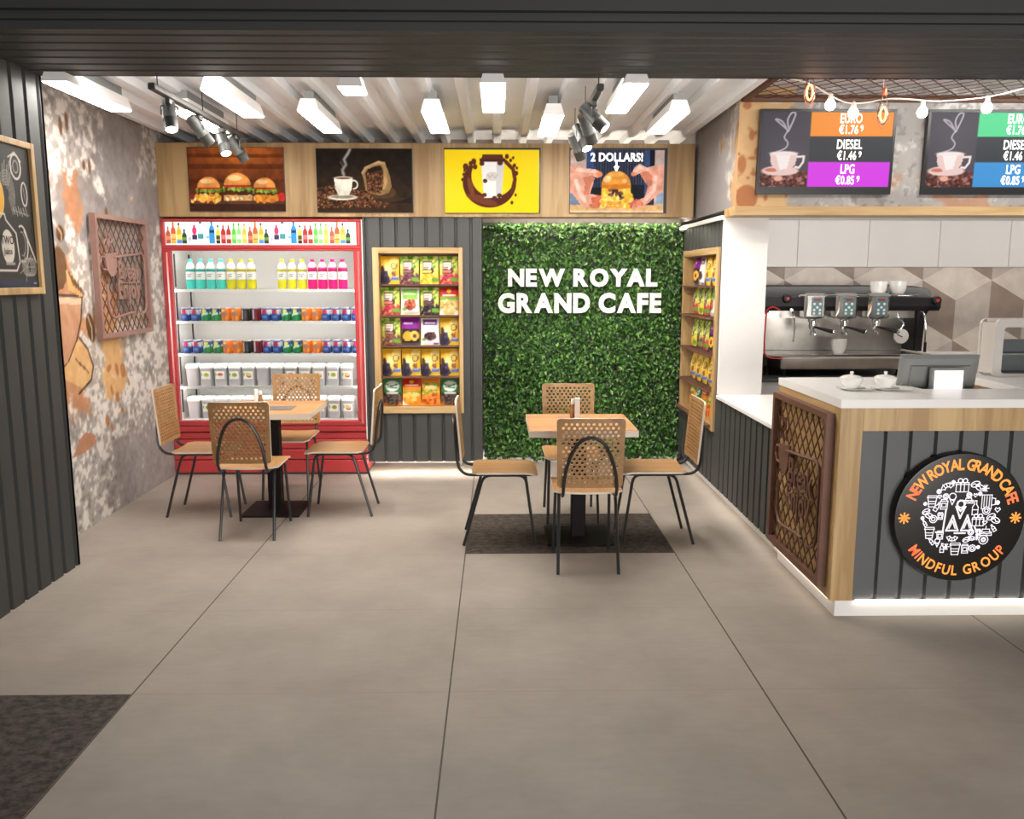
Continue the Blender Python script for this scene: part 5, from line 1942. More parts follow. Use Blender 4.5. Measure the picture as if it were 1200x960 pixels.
for l, u, v, s, r in ((box_i, 0, .158, .030, 0), (bean_i, .062, .165, .022, .3), (bean_i, .085, .148, .022, -.4), (crois_i, -.072, .152, .030, .35), (star_i, .112, .145, .016, 0), (cup_i, -.140, .085, .030, 0),
                      (mug_i, .128, .080, .036, 0), (bott_i, -.115, .055, .022, -.5), (jar_i, -.082, .070, .026, 0), (bean_i, -.165, .032, .019, .5), (bean_i, -.150, .012, .019, -.3), (ring_i, -.128, -.005, .018, 0),
                      (heart_i, .178, .040, .014, 0), (bean_i, .150, .005, .022, .5), (bean_i, .172, -.012, .022, -.4), (ring_i, .124, .036, .018, 0), (box_i, .088, -.012, .027, 0), (heart_i, .122, -.022, .012, 0),
                      (cup_i, -.142, -.070, .030, 0), (jar_i, -.095, .012, .018, 0), (bott_i, -.168, -.025, .016, .5), (cake_i, .130, -.070, .028, 0), (ring_i, .122, -.108, .022, 0), (heart_i, .122, -.108, .009, 0),
                      (bott_i, .165, -.05, .018, .6), (crois_i, -.030, -.098, .026, 3.1), (ice_i, -.100, -.118, .022, 0), (bott_i, -.130, -.115, .018, .7), (star_i, -.056, -.142, .015, 0), (cup_i, -.012, -.150, .032, 0),
                      (jar_i, .036, -.150, .024, 0), (ring_i, .072, -.150, .016, 0), (bean_i, .040, -.108, .018, .4), (bean_i, .062, -.100, .016, -.3), (star_i, .090, -.095, .014, 0), (jar_i, -.090, -.082, .022, .0),
                      (ice_i, -.043, .098, .030, 0), (cake_i, .035, .086, .022, 0), (ring_i, .036, .112, .012, 0), (heart_i, .066, .112, .010, 0), (ring_i, -.076, .106, .013, 0), (bott_i, .070, .050, .034, 0),
                      (ring_i, -.045, .175, .008, 0), (ring_i, -.110, .130, .010, 0), (ring_i, .088, .118, .008, 0), (ring_i, .175, .075, .009, 0), (ring_i, -.172, .070, .007, 0), (ring_i, -.18, .0, .007, 0),
                      (bott_i, -.075, -.148, .022, 0), (ring_i, .100, -.145, .007, 0), (heart_i, -.105, .105, .010, 0), (ring_i, .058, -.07, .014, 0), (jar_i, .095, -.068, .015, 0)):
    icon(l, u, v, s, W_, r)
# solid marks round the big letter M
for poly in ([(-.062, -.062), (-.034, .010), (-.006, -.062)], [(.010, -.062), (.036, .012), (.064, -.062)]):
    icon([poly + [poly[0]]], 0, 0, 1, .008)
    icon([[(p[0] * .5 + sum(q[0] for q in poly) / 6, p[1] * .5 + sum(q[1] for q in poly) / 6) for p in poly]], 0, 0, 1, .006)
icon([[(-.022, .055), (0, .0), (.022, .055), (0, .035), (-.022, .055)], circ(0, .068, .018, 10)], 0, 0, 1, .008)
icon([[(-.11, -.07), (-.078, -.07), (-.07, .04)], [(.085, -.07), (.075, -.045)], [(-.02, -.075), (.03, -.075)]], 0, 0, 1, .008)
mb_m = ic.build('icons', 'icon_white', sg)


# ================================================================== RUST COLOURED MESH PANELS
def mesh_sign(W, H, origin, U, N, label, tint):
    """frame of flat bar, diamond mesh, rounded loop with cup and lettering; N points to the viewer"""
    O, U, N = Vector(origin), Vector(U), Vector(N)
    V = Vector((0, 0, 1))
    t = thing('mesh_sign', label, 'wall panel', tuple(O + U * W / 2), 0, 'rust coloured mesh panels')
    fr_ = MB()
    b, dp = .030, .040
    for u0, u1, v0, v1 in ((0, W, 0, b), (0, W, H - b, H), (0, b, b, H - b), (W - b, W, b, H - b)):
        fr_.prism([(u0, v0), (u1, v0), (u1, v1), (u0, v1)], O, U, V, N * dp)
    fr_.build('frame', tint, t)
    g = MB()
    lattice(g, W - 2 * b, H - 2 * b, .082, .104, .0042, O + U * b + V * b + N * .014, U, V, N, .006)
    g.build('mesh', 'rust_mesh' if tint == 'rust_frame' else 'rust_frame', t)
    lp = MB()
    base = O + N * .030
    path = [base + U * u + V * v for u, v in ([(W * .30, H * .66), (W * .82, H * .70)] + arc_pts(W * .82, H * .62, W * .09, 80, 0, 5) + [(W * .91, H * .40)] +
            arc_pts(W * .80, H * .28, W * .11, 0, -60, 5) + [(W * .76, H * .16)])]
    lp.tube(path, .009, 6)
    path = [base + U * u + V * v for u, v in ([(W * .16, H * .44)] + arc_pts(W * .26, H * .26, W * .10, 180, 270, 5) + [(W * .55, H * .185), (W * .66, H * .19)])]
    lp.tube(path, .009, 6)
    lp.build('loop', tint, t, True)
    cu = MB()
    cup = [(.14, .68), (.36, .70), (.355, .60), (.33, .54), (.29, .50), (.235, .50), (.19, .54), (.155, .60)]
    cu.prism([(W * a, H * b_) for a, b_ in cup], O + N * .022, U, V, N * .012)
    cu.tube([O + N * .028 + U * (W * a) + V * (H * b_) for a, b_ in [(.16, .66), (.09, .66), (.07, .61), (.11, .56), (.18, .555)]], .008, 6)
    for k in (0, 1, 2):
        cu.tube(catmull([O + N * .028 + U * (W * (a + .06 * k)) + V * (H * b_) for a, b_ in [(.17, .72), (.15, .77), (.20, .81), (.17, .86)]], 4), .006, 6)
    cu.build('cup_cutout', tint, t)
    tx = MB()
    put_text(tx, text_geo('Break', .23 * H, .016, .95 * W / H * .80, .008), O + U * (W * .58) + V * (H * .475) + N * .032, U, V, N)
    put_text(tx, text_geo('Enjoy', .24 * H, .016, .95 * W / H * .82, .008), O + U * (W * .56) + V * (H * .315) + N * .032, U, V, N)
    strokes(tx, [[(W * .36, H * .45), (W * .80, H * .45)], [(W * .62, H * .26), (W * .66, H * .16), (W * .74, H * .20)]], .010, O + N * .034, U, V)
    tx.build('lettering', tint, t)
    return t


mesh_sign(.85, .835, (-2.700, 5.80, 1.236), (0, 1, 0), (1, 0, 0), 'rust framed mesh panel with cup and lettering on the peeling left wall', 'rust_frame_light')
mesh_sign(.80, .868, (1.6185, 4.80, .135), (0, -1, 0), (-1, 0, 0), 'shade-darkened rust mesh panel on the oak side of the bar counter', 'rust_frame')

# ================================================================== CHALKBOARD
cb_ = thing('chalkboard', 'wood framed chalkboard of drink drawings on the dark ribbed wall', 'chalkboard', (-2.42, 4.27, 1.56))
BY0, BY1, BZ0, BZ1, BX = 3.93, 4.605, 1.563, 2.330, -2.428
for nm, a in (('frame', (BX, BX + .030, BY0, BY0 + .032, BZ0, BZ1)), ('frame', (BX, BX + .030, BY1 - .032, BY1, BZ0, BZ1)), ('frame', (BX, BX + .030, BY0 + .032, BY1 - .032, BZ0, BZ0 + .034)),
              ('frame', (BX, BX + .030, BY0 + .032, BY1 - .032, BZ1 - .030, BZ1))):
    MB().box(*a, bev=.002).build(nm, 'oak_vertical', cb_)
BW, BH = BY1 - BY0 - .064, BZ1 - BZ0 - .064
c = Canvas(BW, BH, 260, (34, 33, 32))
n = c.noise(.2, 91, 5)
c.blend(np.clip(n - .4, 0, .3), (70, 66, 62))
c.rect(0, BW, 0, .042, (34, 44, 64))
ck, ck2 = (206, 200, 190), (150, 146, 138)
u0 = BW - .315
c.ell(u0 - .02, .44, .075, .105, (232, 168, 40))
c.line(arc_pts(u0 - .02, .44, .078, 0, 360, 30, .11), .006, (244, 214, 130))
c.line([(u0 - .12, .36), (u0 + .05, .36), (u0 + .06, .33), (u0 + .14, .27), (u0 + .155, .13), (u0 + .12, .085), (u0 - .12, .085)], .010, ck)
c.ell(u0 + .06, .20, .055, .085, ck)
c.line(arc_pts(u0 + .19, .22, .05, 110, -110, 16, .09), .010, ck)
c.line(arc_pts(u0 + .19, .22, .028, 110, -110, 16, .06), .006, ck2)
for k in range(7):
    c.line(arc_pts(u0 + .09, .46, .02 + .008 * k, -60, 100 + 10 * k, 12, .03 + .014 * k), .004, ck2)
for k in range(5):
    c.line([(u0 + .06 + .012 * k, .50), (u0 + .07 + .02 * k, .60 + .02 * (k % 2))], .006, ck2)
c.line(arc_pts(BW - .13, .60, .045, 0, 360, 20, .06), .012, ck)
c.line(arc_pts(BW - .13, .60, .022, 0, 360, 14, .03), .008, ck2)
c.line([(BW - .19, .64), (BW - .13, .67), (BW - .08, .63)], .008, ck)
c.line(arc_pts(BW - .07, .47, .026, 0, 360, 20, .058), .009, ck)
c.line([(BW - .075, .50), (BW - .065, .44)], .005, ck2)
for k in range(6):
    c.line([(BW - .18 + .022 * k, .395 + .004 * (k % 3)), (BW - .168 + .022 * k, .365 - .006 * (k % 2))], .007, ck2)
c.line([(BW - .19, .385), (BW - .04, .365)], .005, ck2)
for k in range(7):
    c.line([(BW - .10 + .013 * k, .285 - .022 * k), (BW - .085 + .013 * k, .262 - .022 * k)], .010, ck)
c.line([(BW - .095, .29), (BW - .005, .13)], .004, ck)
for k in range(5):
    c.line(arc_pts(BW - .10 + .012 * k, .105, .040, 0, 360, 16, .045), .006, ck2)
for k in range(6):
    c.line([(BW - .10, .105), (BW - .10 + .075 * cos(k * .9), .105 + .075 * sin(k * .9))], .005, ck2)
c.rect(u0 + .03, u0 + .11, .112, .126, ck2)
c.rect(BW - .05, BW - .02, .018, .026, (150, 160, 180))
cs = c.sheet((BX + .014, BY0 + .032, BZ0 + .034), (0, 1, 0), (0, 0, 1))
MB().box(BX, BX + .0135, BY0 + .03, BY1 - .03, BZ0 + .03, BZ1 - .03).build('board', 'sign_black', cb_)
cs.build('drawing', 'print_matte', cb_)
tx = MB()
put_text(tx, text_geo('TWO', .055, .02, .8), (BX + .0155, BY0 + .032 + u0 + .055, BZ0 + .034 + .215), (0, 1, 0), (0, 0, 1), (1, 0, 0))
put_text(tx, text_geo('juice', .045, .02, .8), (BX + .0155, BY0 + .032 + u0 + .055, BZ0 + .034 + .165), (0, 1, 0), (0, 0, 1), (1, 0, 0))
tx.build('lettering', 'sign_black', cb_)

# ================================================================== MENU SCREENS
def tv(x0, x1, z0, z1, top, mid, low, cols, label):
    t = thing('menu_screen', label, 'screen', ((x0 + x1) / 2, 5.87, z0), 0, 'wall screens with prices')
    W, H = x1 - x0, z1 - z0
    yb, yt = 5.855, 5.828                   # leaning slightly out at the top
    V = Vector((0, yt - yb, H)).normalized()
    O = Vector((x0, yb, z0))
    N = Vector((0, 1, 0))
    mb = MB()
    bz = .018
    Vv = tuple(V)
    mb.prism([(0, 0), (W, 0), (W, H), (0, H)], O + N * .004, (1, 0, 0), Vv, (0, .030, 0))
    mb.build('housing', 'tv_black', t)
    bzl = MB()
    for a in ((0, W, 0, .048), (0, W, H - bz, H), (0, bz, .048, H - bz), (W - bz, W, .048, H - bz)):
        bzl.prism([(a[0], a[2]), (a[1], a[2]), (a[1], a[3]), (a[0], a[3])], O, (1, 0, 0), Vv, (0, .004, 0))
    bzl.build('bezel', 'tv_black', t)
    w, h = W - 2 * bz, H - bz - .048
    c = Canvas(w, h, 190, (70, 66, 76))
    c.blend(np.clip(np.exp(-((c.U - .18) / .2) ** 2 - ((c.V - .18) / .2) ** 2), 0, 1) * .4, (110, 104, 112))
    c.rect(0, .34, 0, .10, (96, 56, 52))
    c.beans(0, .335, 0, .10, 190, .012, [(126, 70, 60), (84, 44, 40), (176, 116, 104), (60, 32, 30)], 92)
    c.ell(.135, .105, .125, .032, (236, 206, 200))
    c.ell(.075, .11, .045, .012, (206, 120, 96))
    c.poly([(.06, .215), (.245, .215), (.235, .15), (.19, .095), (.12, .095), (.07, .15)], (238, 206, 200))
    c.poly([(.10, .21), (.20, .21), (.18, .12), (.13, .11)], (250, 240, 238))
    c.ell(.152, .217, .093, .014, (246, 232, 228))
    c.line([(.245, .195), (.29, .198), (.285, .16), (.26, .125), (.235, .13)], .014, (248, 232, 230))
    c.ell(.125, .055, .03, .018, (236, 176, 156))
    wh = (214, 206, 216)
    sm = lambda pts: [(p.x, p.y) for p in catmull([(a, b2, 0) for a, b2 in pts], 6)]
    c.line(sm([(.10, .225), (.16, .25), (.175, .285), (.15, .32), (.17, .36)]), .009, wh, .85)
    c.line(sm([(.17, .36), (.13, .42), (.085, .435), (.12, .405), (.165, .37)]), .009, wh, .85)
    c.line(sm([(.175, .36), (.20, .42), (.215, .47), (.19, .475), (.165, .43), (.175, .38)]), .010, wh, .85)
    c.rect(.322, w, h - .155, h, cols[0])
    c.rect(.322, w, .162, h - .155, (60, 63, 68))
    c.rect(.322, w, 0, .162, cols[1])
    c.sheet(O + Vector((bz, .0025, 0)) + V * .048, (1, 0, 0), Vv).build('picture', 'screen_lit', t)
    cx = .322 + (w - .322) / 2 - .01
    for (a, b_), vv in ((top, h - .077), (mid, h / 2 - .002), (low, .080)):
        tx = MB()
        put_text(tx, text_geo(a, .084, .022, .66), O + Vector((bz + cx, 0, 0)) + V * (.048 + vv + .008), (1, 0, 0), Vv, (0, 1, 0))
        put_text(tx, text_geo(b_[:-1], .078, .022, .66), O + Vector((bz + cx - .012, 0, 0)) + V * (.048 + vv - .062), (1, 0, 0), Vv, (0, 1, 0))
        put_text(tx, text_geo(b_[-1], .056, .008, .8), O + Vector((bz + cx + .076, 0, 0)) + V * (.048 + vv - .046), (1, 0, 0), Vv, (0, 1, 0))
        tx.build('price_line', 'screen_text', t)
    lg = MB()
    lg.box(x0 + W * .48, x0 + W * .53, yb - .001, yb, z0 + .03, z0 + .036)
    lg.build('maker_mark', 'steel_grey', t)
    MB().box(x0 + W * .3, x0 + W * .7, 5.862, 5.892, z0 + H * .3, z0 + H * .7).build('wall_bracket', 'tv_black', t)


rows_ = (('EURO', '€1.769'), ('DIESEL', '€1.469'), ('LPG', '€0.859'))
tv(1.745, 2.655, 2.202, 2.750, *rows_, ((248, 150, 54), (220, 66, 236)), 'left price screen with orange and purple fields beside a coffee cup')
tv(2.868, 3.778, 2.202, 2.750, *rows_, ((88, 220, 150), (70, 152, 218)), 'right price screen with green and blue fields, cut by the picture edge')

# ================================================================== BEHIND THE BAR
xs_ = [1.935, 2.236, 2.766, 3.297, 3.828, 4.36]
for k in range(5):
    t = thing('wall_cabinet', 'white flat fronted wall cabinet over the bar, %s from the white pillar' % ORD[k], 'cabinet', ((xs_[k] + xs_[k + 1]) / 2, 6.7, 1.726), 0, 'white wall cabinets over the bar')
    MB().box(xs_[k] + .001, xs_[k + 1] - .001, 6.421, 7.12, 1.730, 2.066).build('body', 'white_paint', t)
    MB().box(xs_[k] + .0015, xs_[k + 1] - .0015, 6.40, 6.420, 1.726, 2.066, bev=.0015).build('door', 'white_satin', t)
bk_ = thing('back_counter', 'back bar counter with dark top under the coffee machine', 'counter', (3.2, 6.7, 0))
MB().box(1.94, 5, 6.30, 7.119, .0, .872).build('body', 'white_paint', bk_)
MB().box(1.936, 5, 6.28, 7.119, .872, .902, bev=.002).build('top', 'dark_counter', bk_)
struct(MB().box(3.39, 5, 7.03, 7.121, .9025, 1.03, bev=.003).build('trim_7', 'white_satin'))

# --- espresso machine
em = thing('espresso_machine', 'three group black and chrome espresso machine on the back counter', 'coffee machine', (2.68, 6.72, .902))
MX0, MX1 = 2.000, 3.385
side = [(6.50, 1.395), (6.47, 1.43), (6.47, 1.50), (6.50, 1.508), (6.62, 1.512), (6.66, 1.575), (6.74, 1.588), (6.98, 1.585), (7.02, 1.54), (7.02, 1.395)]
hs = MB()
n = len(side)
ring_x = [(MX0 + .0, .94), (MX0 + .02, 1), (MX1 - .28, 1), (MX1 - .10, .97), (MX1 - .02, .90), (MX1, .82)]
vv = []
for x, s in ring_x:
    for y, z in side:
        vv.append((x, 6.75 + (y - 6.75) * (1 if s > .95 else .97), 1.395 + (z - 1.395) * s))
ff = [tuple(range(n)), tuple((len(ring_x) - 1) * n + i for i in range(n - 1, -1, -1))]
for j in range(len(ring_x) - 1):
    ff += [(j * n + (i + 1) % n, j * n + i, (j + 1) * n + i, (j + 1) * n + (i + 1) % n) for i in range(n)]
hs.add(vv, ff)
hs.build('housing', 'machine_black', em)
sp_ = MB()
sp_.prism([(6.44, 1.40), (7.0, 1.40), (7.0, .96), (6.50, .945), (6.42, .985), (6.43, 1.05), (6.60, 1.075), (6.60, 1.36), (6.44, 1.385)], (MX0, 0, 0), (0, 1, 0), (0, 0, 1), (.055, 0, 0))
sp_.build('side_panel', 'machine_black', em)
sp_ = MB()
sp_.prism([(6.60, 1.42), (7.0, 1.42), (7.0, 1.08), (6.60, 1.08)], (MX1 - .13, 0, 0), (0, 1, 0), (0, 0, 1), (.05, 0, 0))
sp_.prism([(6.50, 1.40), (6.60, 1.40), (6.60, 1.08), (6.57, 1.08), (6.55, 1.35)], (MX1 - .125, 0, 0), (0, 1, 0), (0, 0, 1), (.045, 0, 0))
sp_.build('side_panel', 'machine_black', em)
MB().tube(fillet([(MX0 + .13, 6.416, 1.405), (MX0 + .075, 6.416, 1.432), (MX0 + .03, 6.416, 1.41), (MX0 + .022, 6.416, 1.20), (MX0 + .022, 6.405, 1.07), (MX0 + .06, 6.408, 1.045), (MX0 + .165, 6.408, 1.035)], .03), .006, 6).build('red_trim', 'red_plastic', em, True)
MB().box(MX0 + .055, MX1 - .13, 6.80, 6.83, 1.07, 1.40).build('back_plate', 'brushed_steel', em)
MB().box(MX0 + .055, MX1 - .13, 6.62, 6.80, 1.335, 1.395).build('boiler_cover', 'brushed_steel', em)
tr = MB()
tr.box(MX0 + .055, MX1 - .06, 6.44, 6.83, 1.050, 1.068, bev=.003)
tr.build('grid_tray', 'chrome', em)
tr = MB()
tr.box(MX0 + .155, MX1 - .20, 6.405, 6.80, .955, 1.048, bev=.008)
tr.build('drip_tray', 'brushed_steel', em)
for x, y in ((MX0 + .08, 6.52), (MX0 + .20, 6.47), (MX1 - .30, 6.47), (MX1 - .15, 6.95), (MX0 + .08, 6.95)):
    MB().lathe([(.022, .902), (.024, .906), (.016, .925), (.014, .960)], (x, y, 0), 12).build('foot', 'machine_black', em)
for k, gx in enumerate((2.400, 2.640, 2.885)):
    gh = MB().box(gx - .090, gx + .075, 6.392, 6.52, 1.338, 1.532, bev=.020)
    gh.build('group_head', 'chrome', em, True)
    pn = MB().box(gx - .040, gx + .040, 6.386, 6.393, 1.365, 1.500, bev=.003).build('button_panel', 'panel_teal', em)
    MB().box(gx - .026, gx + .026, 6.383, 6.387, 1.472, 1.490).build('display', 'display_red', pn)
    bt = MB()
    for a, b2 in ((-.022, 1.45), (.022, 1.45), (0, 1.425), (-.022, 1.405), (.022, 1.405), (-.022, 1.38), (.022, 1.38)):
        bt.lathe([(.010, 0), (.010, .004), (.007, .006)], (gx + a, 6.388, b2), 10, (0, -1, 0))
    bt.build('button', 'fridge_inside', pn)
    pf = MB()
    pf.lathe([(.034, 1.338), (.038, 1.33), (.038, 1.315), (.030, 1.31), (.030, 1.295)], (gx, 6.46, 0), 16)
    pf.lathe([(.030, 1.30), (.032, 1.285), (.026, 1.262), (.012, 1.255), (.010, 1.24)], (gx, 6.46, 0), 16)
    pf.tube([(gx, 6.46, 1.25), (gx - .018, 6.45, 1.236), (gx - .018, 6.45, 1.215)], .007, 8)
    pf.tube([(gx, 6.46, 1.25), (gx + .018, 6.45, 1.236), (gx + .018, 6.45, 1.215)], .007, 8)
    pf.build('portafilter', 'chrome', em, True)
    MB().tube([(gx + .01, 6.43, 1.275), (gx + .05, 6.36, 1.262), (gx + .095, 6.30, 1.248)], [.008, .012, .015], 10).build('handle', 'machine_black', em, True)
    MB().lathe([(.012, 0), (.014, .006), (.009, .012)], (gx + .097, 6.298, 1.247), 10, (.6, -.75, -.15)).build('handle_tip', 'chrome', em, True)
MB().tube([(MX0 + .27, 6.41, 1.506), (MX0 + .27, 6.405, 1.516), (MX1 - .215, 6.405, 1.516), (MX1 - .215, 6.45, 1.51)], .005, 8).build('cup_rail', 'chrome', em)
for x in (MX0 + .235, MX0 + .165):
    pass
MB().tube(fillet([(MX0 + .245, 6.50, 1.40), (MX0 + .245, 6.44, 1.37), (MX0 + .252, 6.42, 1.30), (MX0 + .248, 6.43, 1.165)], .03), .008, 8).build('steam_wand', 'chrome', em, True)
MB().tube(fillet([(MX1 - .145, 6.50, 1.41), (MX1 - .150, 6.43, 1.38), (MX1 - .132, 6.42, 1.26), (MX1 - .125, 6.43, 1.12)], .03), [.008] * 14, 8).build('steam_wand', 'chrome', em, True)
MB().tube([(MX1 - .1265, 6.428, 1.16), (MX1 - .124, 6.43, 1.085)], .011, 8).build('wand_grip', 'machine_black', em, True)
MB().lathe([(.010, 0), (.016, .01), (.012, .024)], (MX0 + .225, 6.46, 1.405), 12, (0, -1, 0)).build('tap_knob', 'chrome', em, True)
for x, z in ((MX0 + .195, 1.49), (MX1 - .045, 1.476)):
    MB().lathe([(.034, 0), (.036, .01), (.030, .03), (.026, .032)], (x, 6.475, z), 16, (0, -1, 0)).build('steam_knob', 'machine_black', em, True)
    MB().lathe([(.013, 0), (.013, .004), (.006, .004), (.006, .003)], (x, 6.443, z), 16, (0, -1, 0)).build('knob_mark', 'red_plastic', em, True)
MB().tube(catmull([(MX1 - .335, 6.48, 1.39), (MX1 - .33, 6.45, 1.34), (MX1 - .295, 6.44, 1.30), (MX1 - .315, 6.445, 1.255)], 5), .007, 8).build('hot_water_pipe', 'chrome', em, True)
ga = MB().lathe([(.050, 0), (.056, .006), (.056, .022), (.050, .026), (.048, .024)], (MX1 - .312, 6.45, 1.205), 24, (0, -1, 0)).build('pressure_gauge', 'fridge_inside', em, True)
strokes(MB(), [[(-.034, .014), (.004, -.004)]], .007, (MX1 - .312, 6.4245, 1.205), (1, 0, 0), (0, 0, 1)).build('gauge_needle', 'machine_black', ga)


def cup(x, y, z, r, h, label):
    t = tag(MB().lathe([(r * .52, 0), (r * .58, .004), (r * .72, h * .12), (r * .92, h * .38), (r, h * .72), (r, h), (r * .94, h), (r * .92, h * .7), (r * .80, h * .35), (r * .4, h * .12)], (0, 0, 0), 24).build('coffee_cup', 'white_ceramic', None, True),
            label, 'cup', 'white coffee cups at the espresso machine')
    t.location = (x, y, z)


cup(2.925, 6.545, 1.5105, .062, .108, 'white coffee cup on top of the espresso machine, above the third group')
cup(3.075, 6.545, 1.5105, .062, .108, 'white coffee cup on top of the espresso machine, right one of the pair')
cup(2.635, 6.52, 1.0685, .058, .110, 'white coffee cup on the drip tray under the second group')

# --- on the counter: two lidded sugar bowls
for x, which in ((1.807, 'left'), (1.981, 'right')):
    s_ = thing('saucer', 'white saucer under the %s sugar bowl on the bar counter' % which, 'saucer', (x, 4.285, 1.0805), 0, 'saucers on the bar counter')
    MB().lathe([(.038, 0), (.040, .003), (.070, .010), (.072, .012), (.065, .012), (.034, .006)], (x, 4.285, 1.0805), 28).build('plate', 'white_ceramic', s_, True)
    t = thing('sugar_bowl', '%s white lidded sugar bowl on the bar counter' % which, 'bowl', (x, 4.285, 1.0875), 0, 'lidded bowls on the bar counter')
    MB().lathe([(.026, 0), (.030, .003), (.036, .012), (.050, .032), (.0545, .050), (.0545, .053)], (x, 4.285, 1.0875), 28).build('bowl', 'white_ceramic', t, True)
    ld = MB().lathe([(.0545, .053), (.056, .055), (.054, .058), (.040, .066), (.016, .071), (.007, .073)], (x, 4.285, 1.0875), 28).build('lid', 'white_ceramic', t, True)
    MB().lathe([(.006, .072), (.007, .077), (.0095, .081), (.0085, .087), (.004, .089)], (x, 4.285, 1.0875), 14).build('knob', 'white_ceramic', ld, True)

# --- till: monitor seen from behind with a small customer display
po = thing('till_monitor', 'grey till monitor seen from behind on the bar counter', 'monitor', (2.36, 4.50, .90))
B0, B1 = Vector((2.130, 4.50, .995)), Vector((2.130, 4.455, 1.245))
Vd = (B1 - B0)
Hh = Vd.length
Vd = Vd / Hh
Wd = .420
Nf = Vector((0, -1, 0))
Nf = (Nf - Vd * Nf.dot(Vd)).normalized()
mb = MB()
O = B0
lv = [(0, 0.0), (0.0, .012), (.018, .022), (.050, .026), (.056, .036)]
rings = []
for ins, dz in lv:
    rings.append([O + Vector((ins, 0, 0)) + Vd * ins + Nf * dz, O + Vector((Wd - ins, 0, 0)) + Vd * ins + Nf * dz, O + Vector((Wd - ins, 0, 0)) + Vd * (Hh - ins) + Nf * dz, O + Vector((ins, 0, 0)) + Vd * (Hh - ins) + Nf * dz])
vs = [p for r_ in rings for p in r_]
fs = [(3, 2, 1, 0), tuple(len(vs) - 4 + i for i in range(4))]
for j in range(len(rings) - 1):
    fs += [(j * 4 + i, j * 4 + (i + 1) % 4, (j + 1) * 4 + (i + 1) % 4, (j + 1) * 4 + i) for i in range(4)]
mb.add(vs, fs)
mb.build('back_shell', 'dark_grey_plastic', po)
mb = MB()
mb.prism([(.012, .012), (Wd - .012, .012), (Wd - .012, Hh - .012), (.012, Hh - .012)], O - Nf * .003, (1, 0, 0), Vd, Nf * .003)
mb.build('screen', 'tv_black', po)
st = MB()
st.box(2.26, 2.42, 4.52, 4.66, .902, .916, bev=.004)
st.prism([(4.56, .91), (4.62, .91), (4.55, 1.10), (4.52, 1.10)], (2.30, 0, 0), (0, 1, 0), (0, 0, 1), (.08, 0, 0))
st.build('stand', 'dark_grey_plastic', po)
dd = MB().box(2.270, 2.452, 4.390, 4.418, 1.005, 1.182, bev=.006)
dsp = dd.build('customer_display', 'dark_grey_plastic', po)
MB().box(2.288, 2.438, 4.387, 4.3895, 1.040, 1.166).build('display_face', 'display_white', dsp)

# --- pastry case at the right edge
pc = thing('pastry_case', 'pale framed glass pastry case at the right end of the bar counter', 'display case', (3.2, 4.8, 1.08))
cf = MB()
CX0, CX1, CY0, CY1, CZ0, CZ1 = 2.845, 3.70, 4.82, 4.99, 1.0805, 1.412
for yy, th in ((CY0, .022), (CY1 - .022, .022)):
    o_ = [(a, b_) for a, b_ in rounded_rect(CX0, CX1, CZ0, CZ1, .035, 5)]
    i_ = [(a, b_) for a, b_ in rounded_rect(CX0 + .05, CX1 - .05, CZ0 + .02, CZ1 - .045, .02, 5)]
    n = len(o_)
    vs = [(a, yy, b_) for a, b_ in o_] + [(a, yy, b_) for a, b_ in i_] + [(a, yy + th, b_) for a, b_ in o_] + [(a, yy + th, b_) for a, b_ in i_]
    fs = []
    for k in range(n):
        k2 = (k + 1) % n
        fs += [(k, k2, n + k2, n + k), (2 * n + k, 3 * n + k, 3 * n + k2, 2 * n + k2), (k, 2 * n + k, 2 * n + k2, k2), (n + k, n + k2, 3 * n + k2, 3 * n + k)]
    cf.add(vs, fs)
cf.box(CX0 + .03, CX1 - .03, CY0 + .022, CY1 - .022, CZ1 - .020, CZ1 - .001)
cf.box(CX0 + .03, CX1 - .03, CY0 + .022, CY1 - .022, CZ0, CZ0 + .018)
cf.build('frame', 'case_frame', pc)
MB().box(CX0 + .048, CX1 - .048, CY0 + .010, CY0 + .014, CZ0 + .018, CZ1 - .043).build('glass_front', 'glass', pc)
MB().box(CX0 + .004, CX0 + .014, CY0 + .022, CY1 - .022, CZ0 + .018, CZ1 - .02).build('side_panel', 'case_frame', pc)
MB().box(CX0 + .02, CX1 - .02, CY0 + .05, CY1 - .03, 1.205, 1.213).build('glass_shelf', 'steel_grey', pc)
MB().box(CX0 + .03, CX1 - .03, CY1 - .04, CY1 - .026, CZ0 + .02, 1.29).build('back_panel', 'case_inside', pc)
MB().box(CX0 + .03, CX1 - .03, CY0 + .03, CY1 - .04, CZ0 + .018, CZ0 + .024).build('tray', 'case_inside', pc)
MB().box(CX0 + .05, CX0 + .058, CY0 + .03, CY0 + .045, CZ0 + .02, CZ1 - .05).build('inner_post', 'steel_grey', pc)

# ================================================================== MESH CEILING, STRING LIGHTS, PENDANTS
mc = thing('ceiling_mesh', 'rust coloured diamond mesh panel under the bar ceiling', 'ceiling panel', (3.2, 5.2, 2.81))
g = MB()
lattice(g, 3.3, 1.06, .13, .15, .007, (1.66, 4.80, 2.818), (1, 0, 0), (0, 1, 0), (0, 0, 1), .003)
g.build('mesh', 'rust_mesh', mc)
f_ = MB()
f_.box(1.625, 1.665, 4.80, 5.885, 2.802, 2.842)
f_.box(1.665, 5, 5.845, 5.885, 2.802, 2.842)
f_.build('frame', 'rust_mesh', mc)

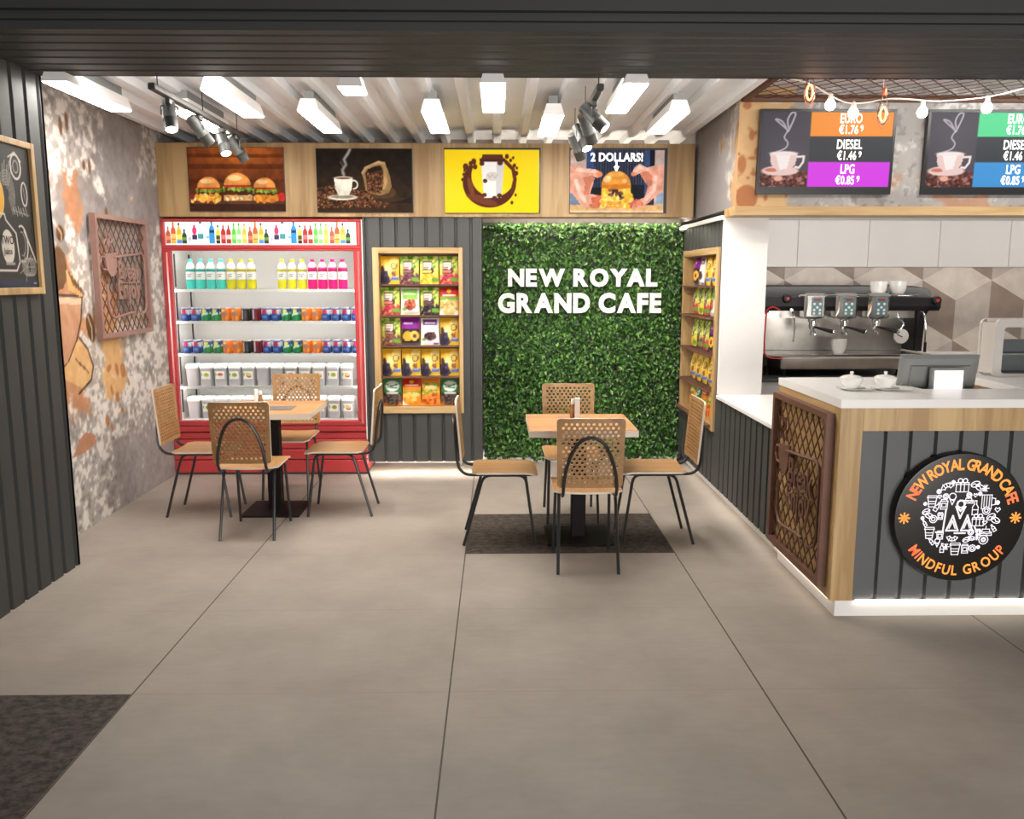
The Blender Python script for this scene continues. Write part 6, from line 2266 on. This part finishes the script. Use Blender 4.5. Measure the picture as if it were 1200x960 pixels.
sl = thing('string_lights', 'white cord with round glowing bulbs looping in front of the price screens', 'string lights', (2.5, 5.2, 2.60))
cord = [(1.66, 5.2, 2.815), (1.83, 5.2, 2.775), (1.95, 5.2, 2.715), (2.06, 5.2, 2.668), (2.18, 5.2, 2.668), (2.30, 5.2, 2.688), (2.42, 5.2, 2.688), (2.60, 5.2, 2.676), (2.80, 5.2, 2.690), (2.95, 5.2, 2.712), (3.12, 5.2, 2.752), (3.34, 5.2, 2.81)]
MB().tube(catmull(cord, 5), .0042, 6).build('cord', 'cord_white', sl, True)
MB().tube([(2.275, 5.2, 2.686), (2.275, 5.2, 2.82)], .002, 6).build('hook', 'cord_white', sl)
for x, zc in ((1.966, 2.668), (2.105, 2.622), (2.516, 2.628), (2.900, 2.655)):
    cz = 2.716 if x < 2 else (2.668 if x < 2.2 else (2.684 if x < 2.7 else 2.704))
    bl = MB().lathe([(.004, .052), (.013, .046), (.014, .024), (.013, .020), (.013, .018)], (x, 5.2, zc), 14).build('socket', 'cord_white', sl, True)
    MB().tube([(x, 5.2, zc + .05), (x, 5.2, max(cz, zc + .055))], .003, 6).build('drop_wire', 'cord_white', sl)
    MB().lathe([(.012, .022), (.018, .014), (.028, -.002), (.031, -.016), (.028, -.032), (.018, -.043), (.006, -.047)], (x, 5.2, zc), 18).build('bulb', 'bulb_glow', bl, True)


def pendant(x, y, z, label):
    t = thing('filament_pendant', label, 'pendant lamp', (x, y, z), 0, 'copper filament pendants over the bar')
    MB().tube([(x, y, z + .13), (x, y, 2.83)], .0025, 6).build('cord', 'copper', t)
    MB().lathe([(.006, .150), (.014, .145), (.016, .105), (.013, .10)], (x, y, z), 14).build('socket', 'copper', t, True)
    MB().lathe([(.013, .10), (.018, .08), (.030, .03), (.034, -.005), (.030, -.035), (.018, -.055), (.004, -.062)], (x, y, z), 20).build('glass_bulb', 'glass', t, True)
    MB().tube(arc_pts3(x, y, z - .002, .017, .042), .0055, 6, True).build('filament', 'filament_glow', t, True)
    cg = MB()
    for k in range(4):
        a = k * pi / 2 + .4
        cg.tube([(x + r_ * cos(a), y + r_ * sin(a), z + h_) for r_, h_ in ((.015, .10), (.034, .03), (.040, -.01), (.032, -.05), (.012, -.078), (.0, -.082))], .0016, 5)
    cg.build('wire_cage', 'copper', t)
    l = bpy.data.lights.new('pendant_light', 'POINT')
    l.energy, l.color, l.shadow_soft_size = 1.0, (1, .55, .3), .03
    lo = bpy.data.objects.new('pendant_light', l)
    COL.objects.link(lo)
    lo.location = (x, y - .06, z - .09)


def arc_pts3(x, y, z, rx, rz, n=20):
    return [(x + rx * cos(2 * pi * k / n), y, z + rz * sin(2 * pi * k / n)) for k in range(n)]


pendant(1.805, 5.1, 2.705, 'copper caged filament pendant beside the left edge of the left price screen')
pendant(2.275, 5.18, 2.600, 'copper caged filament pendant in front of the orange price field')
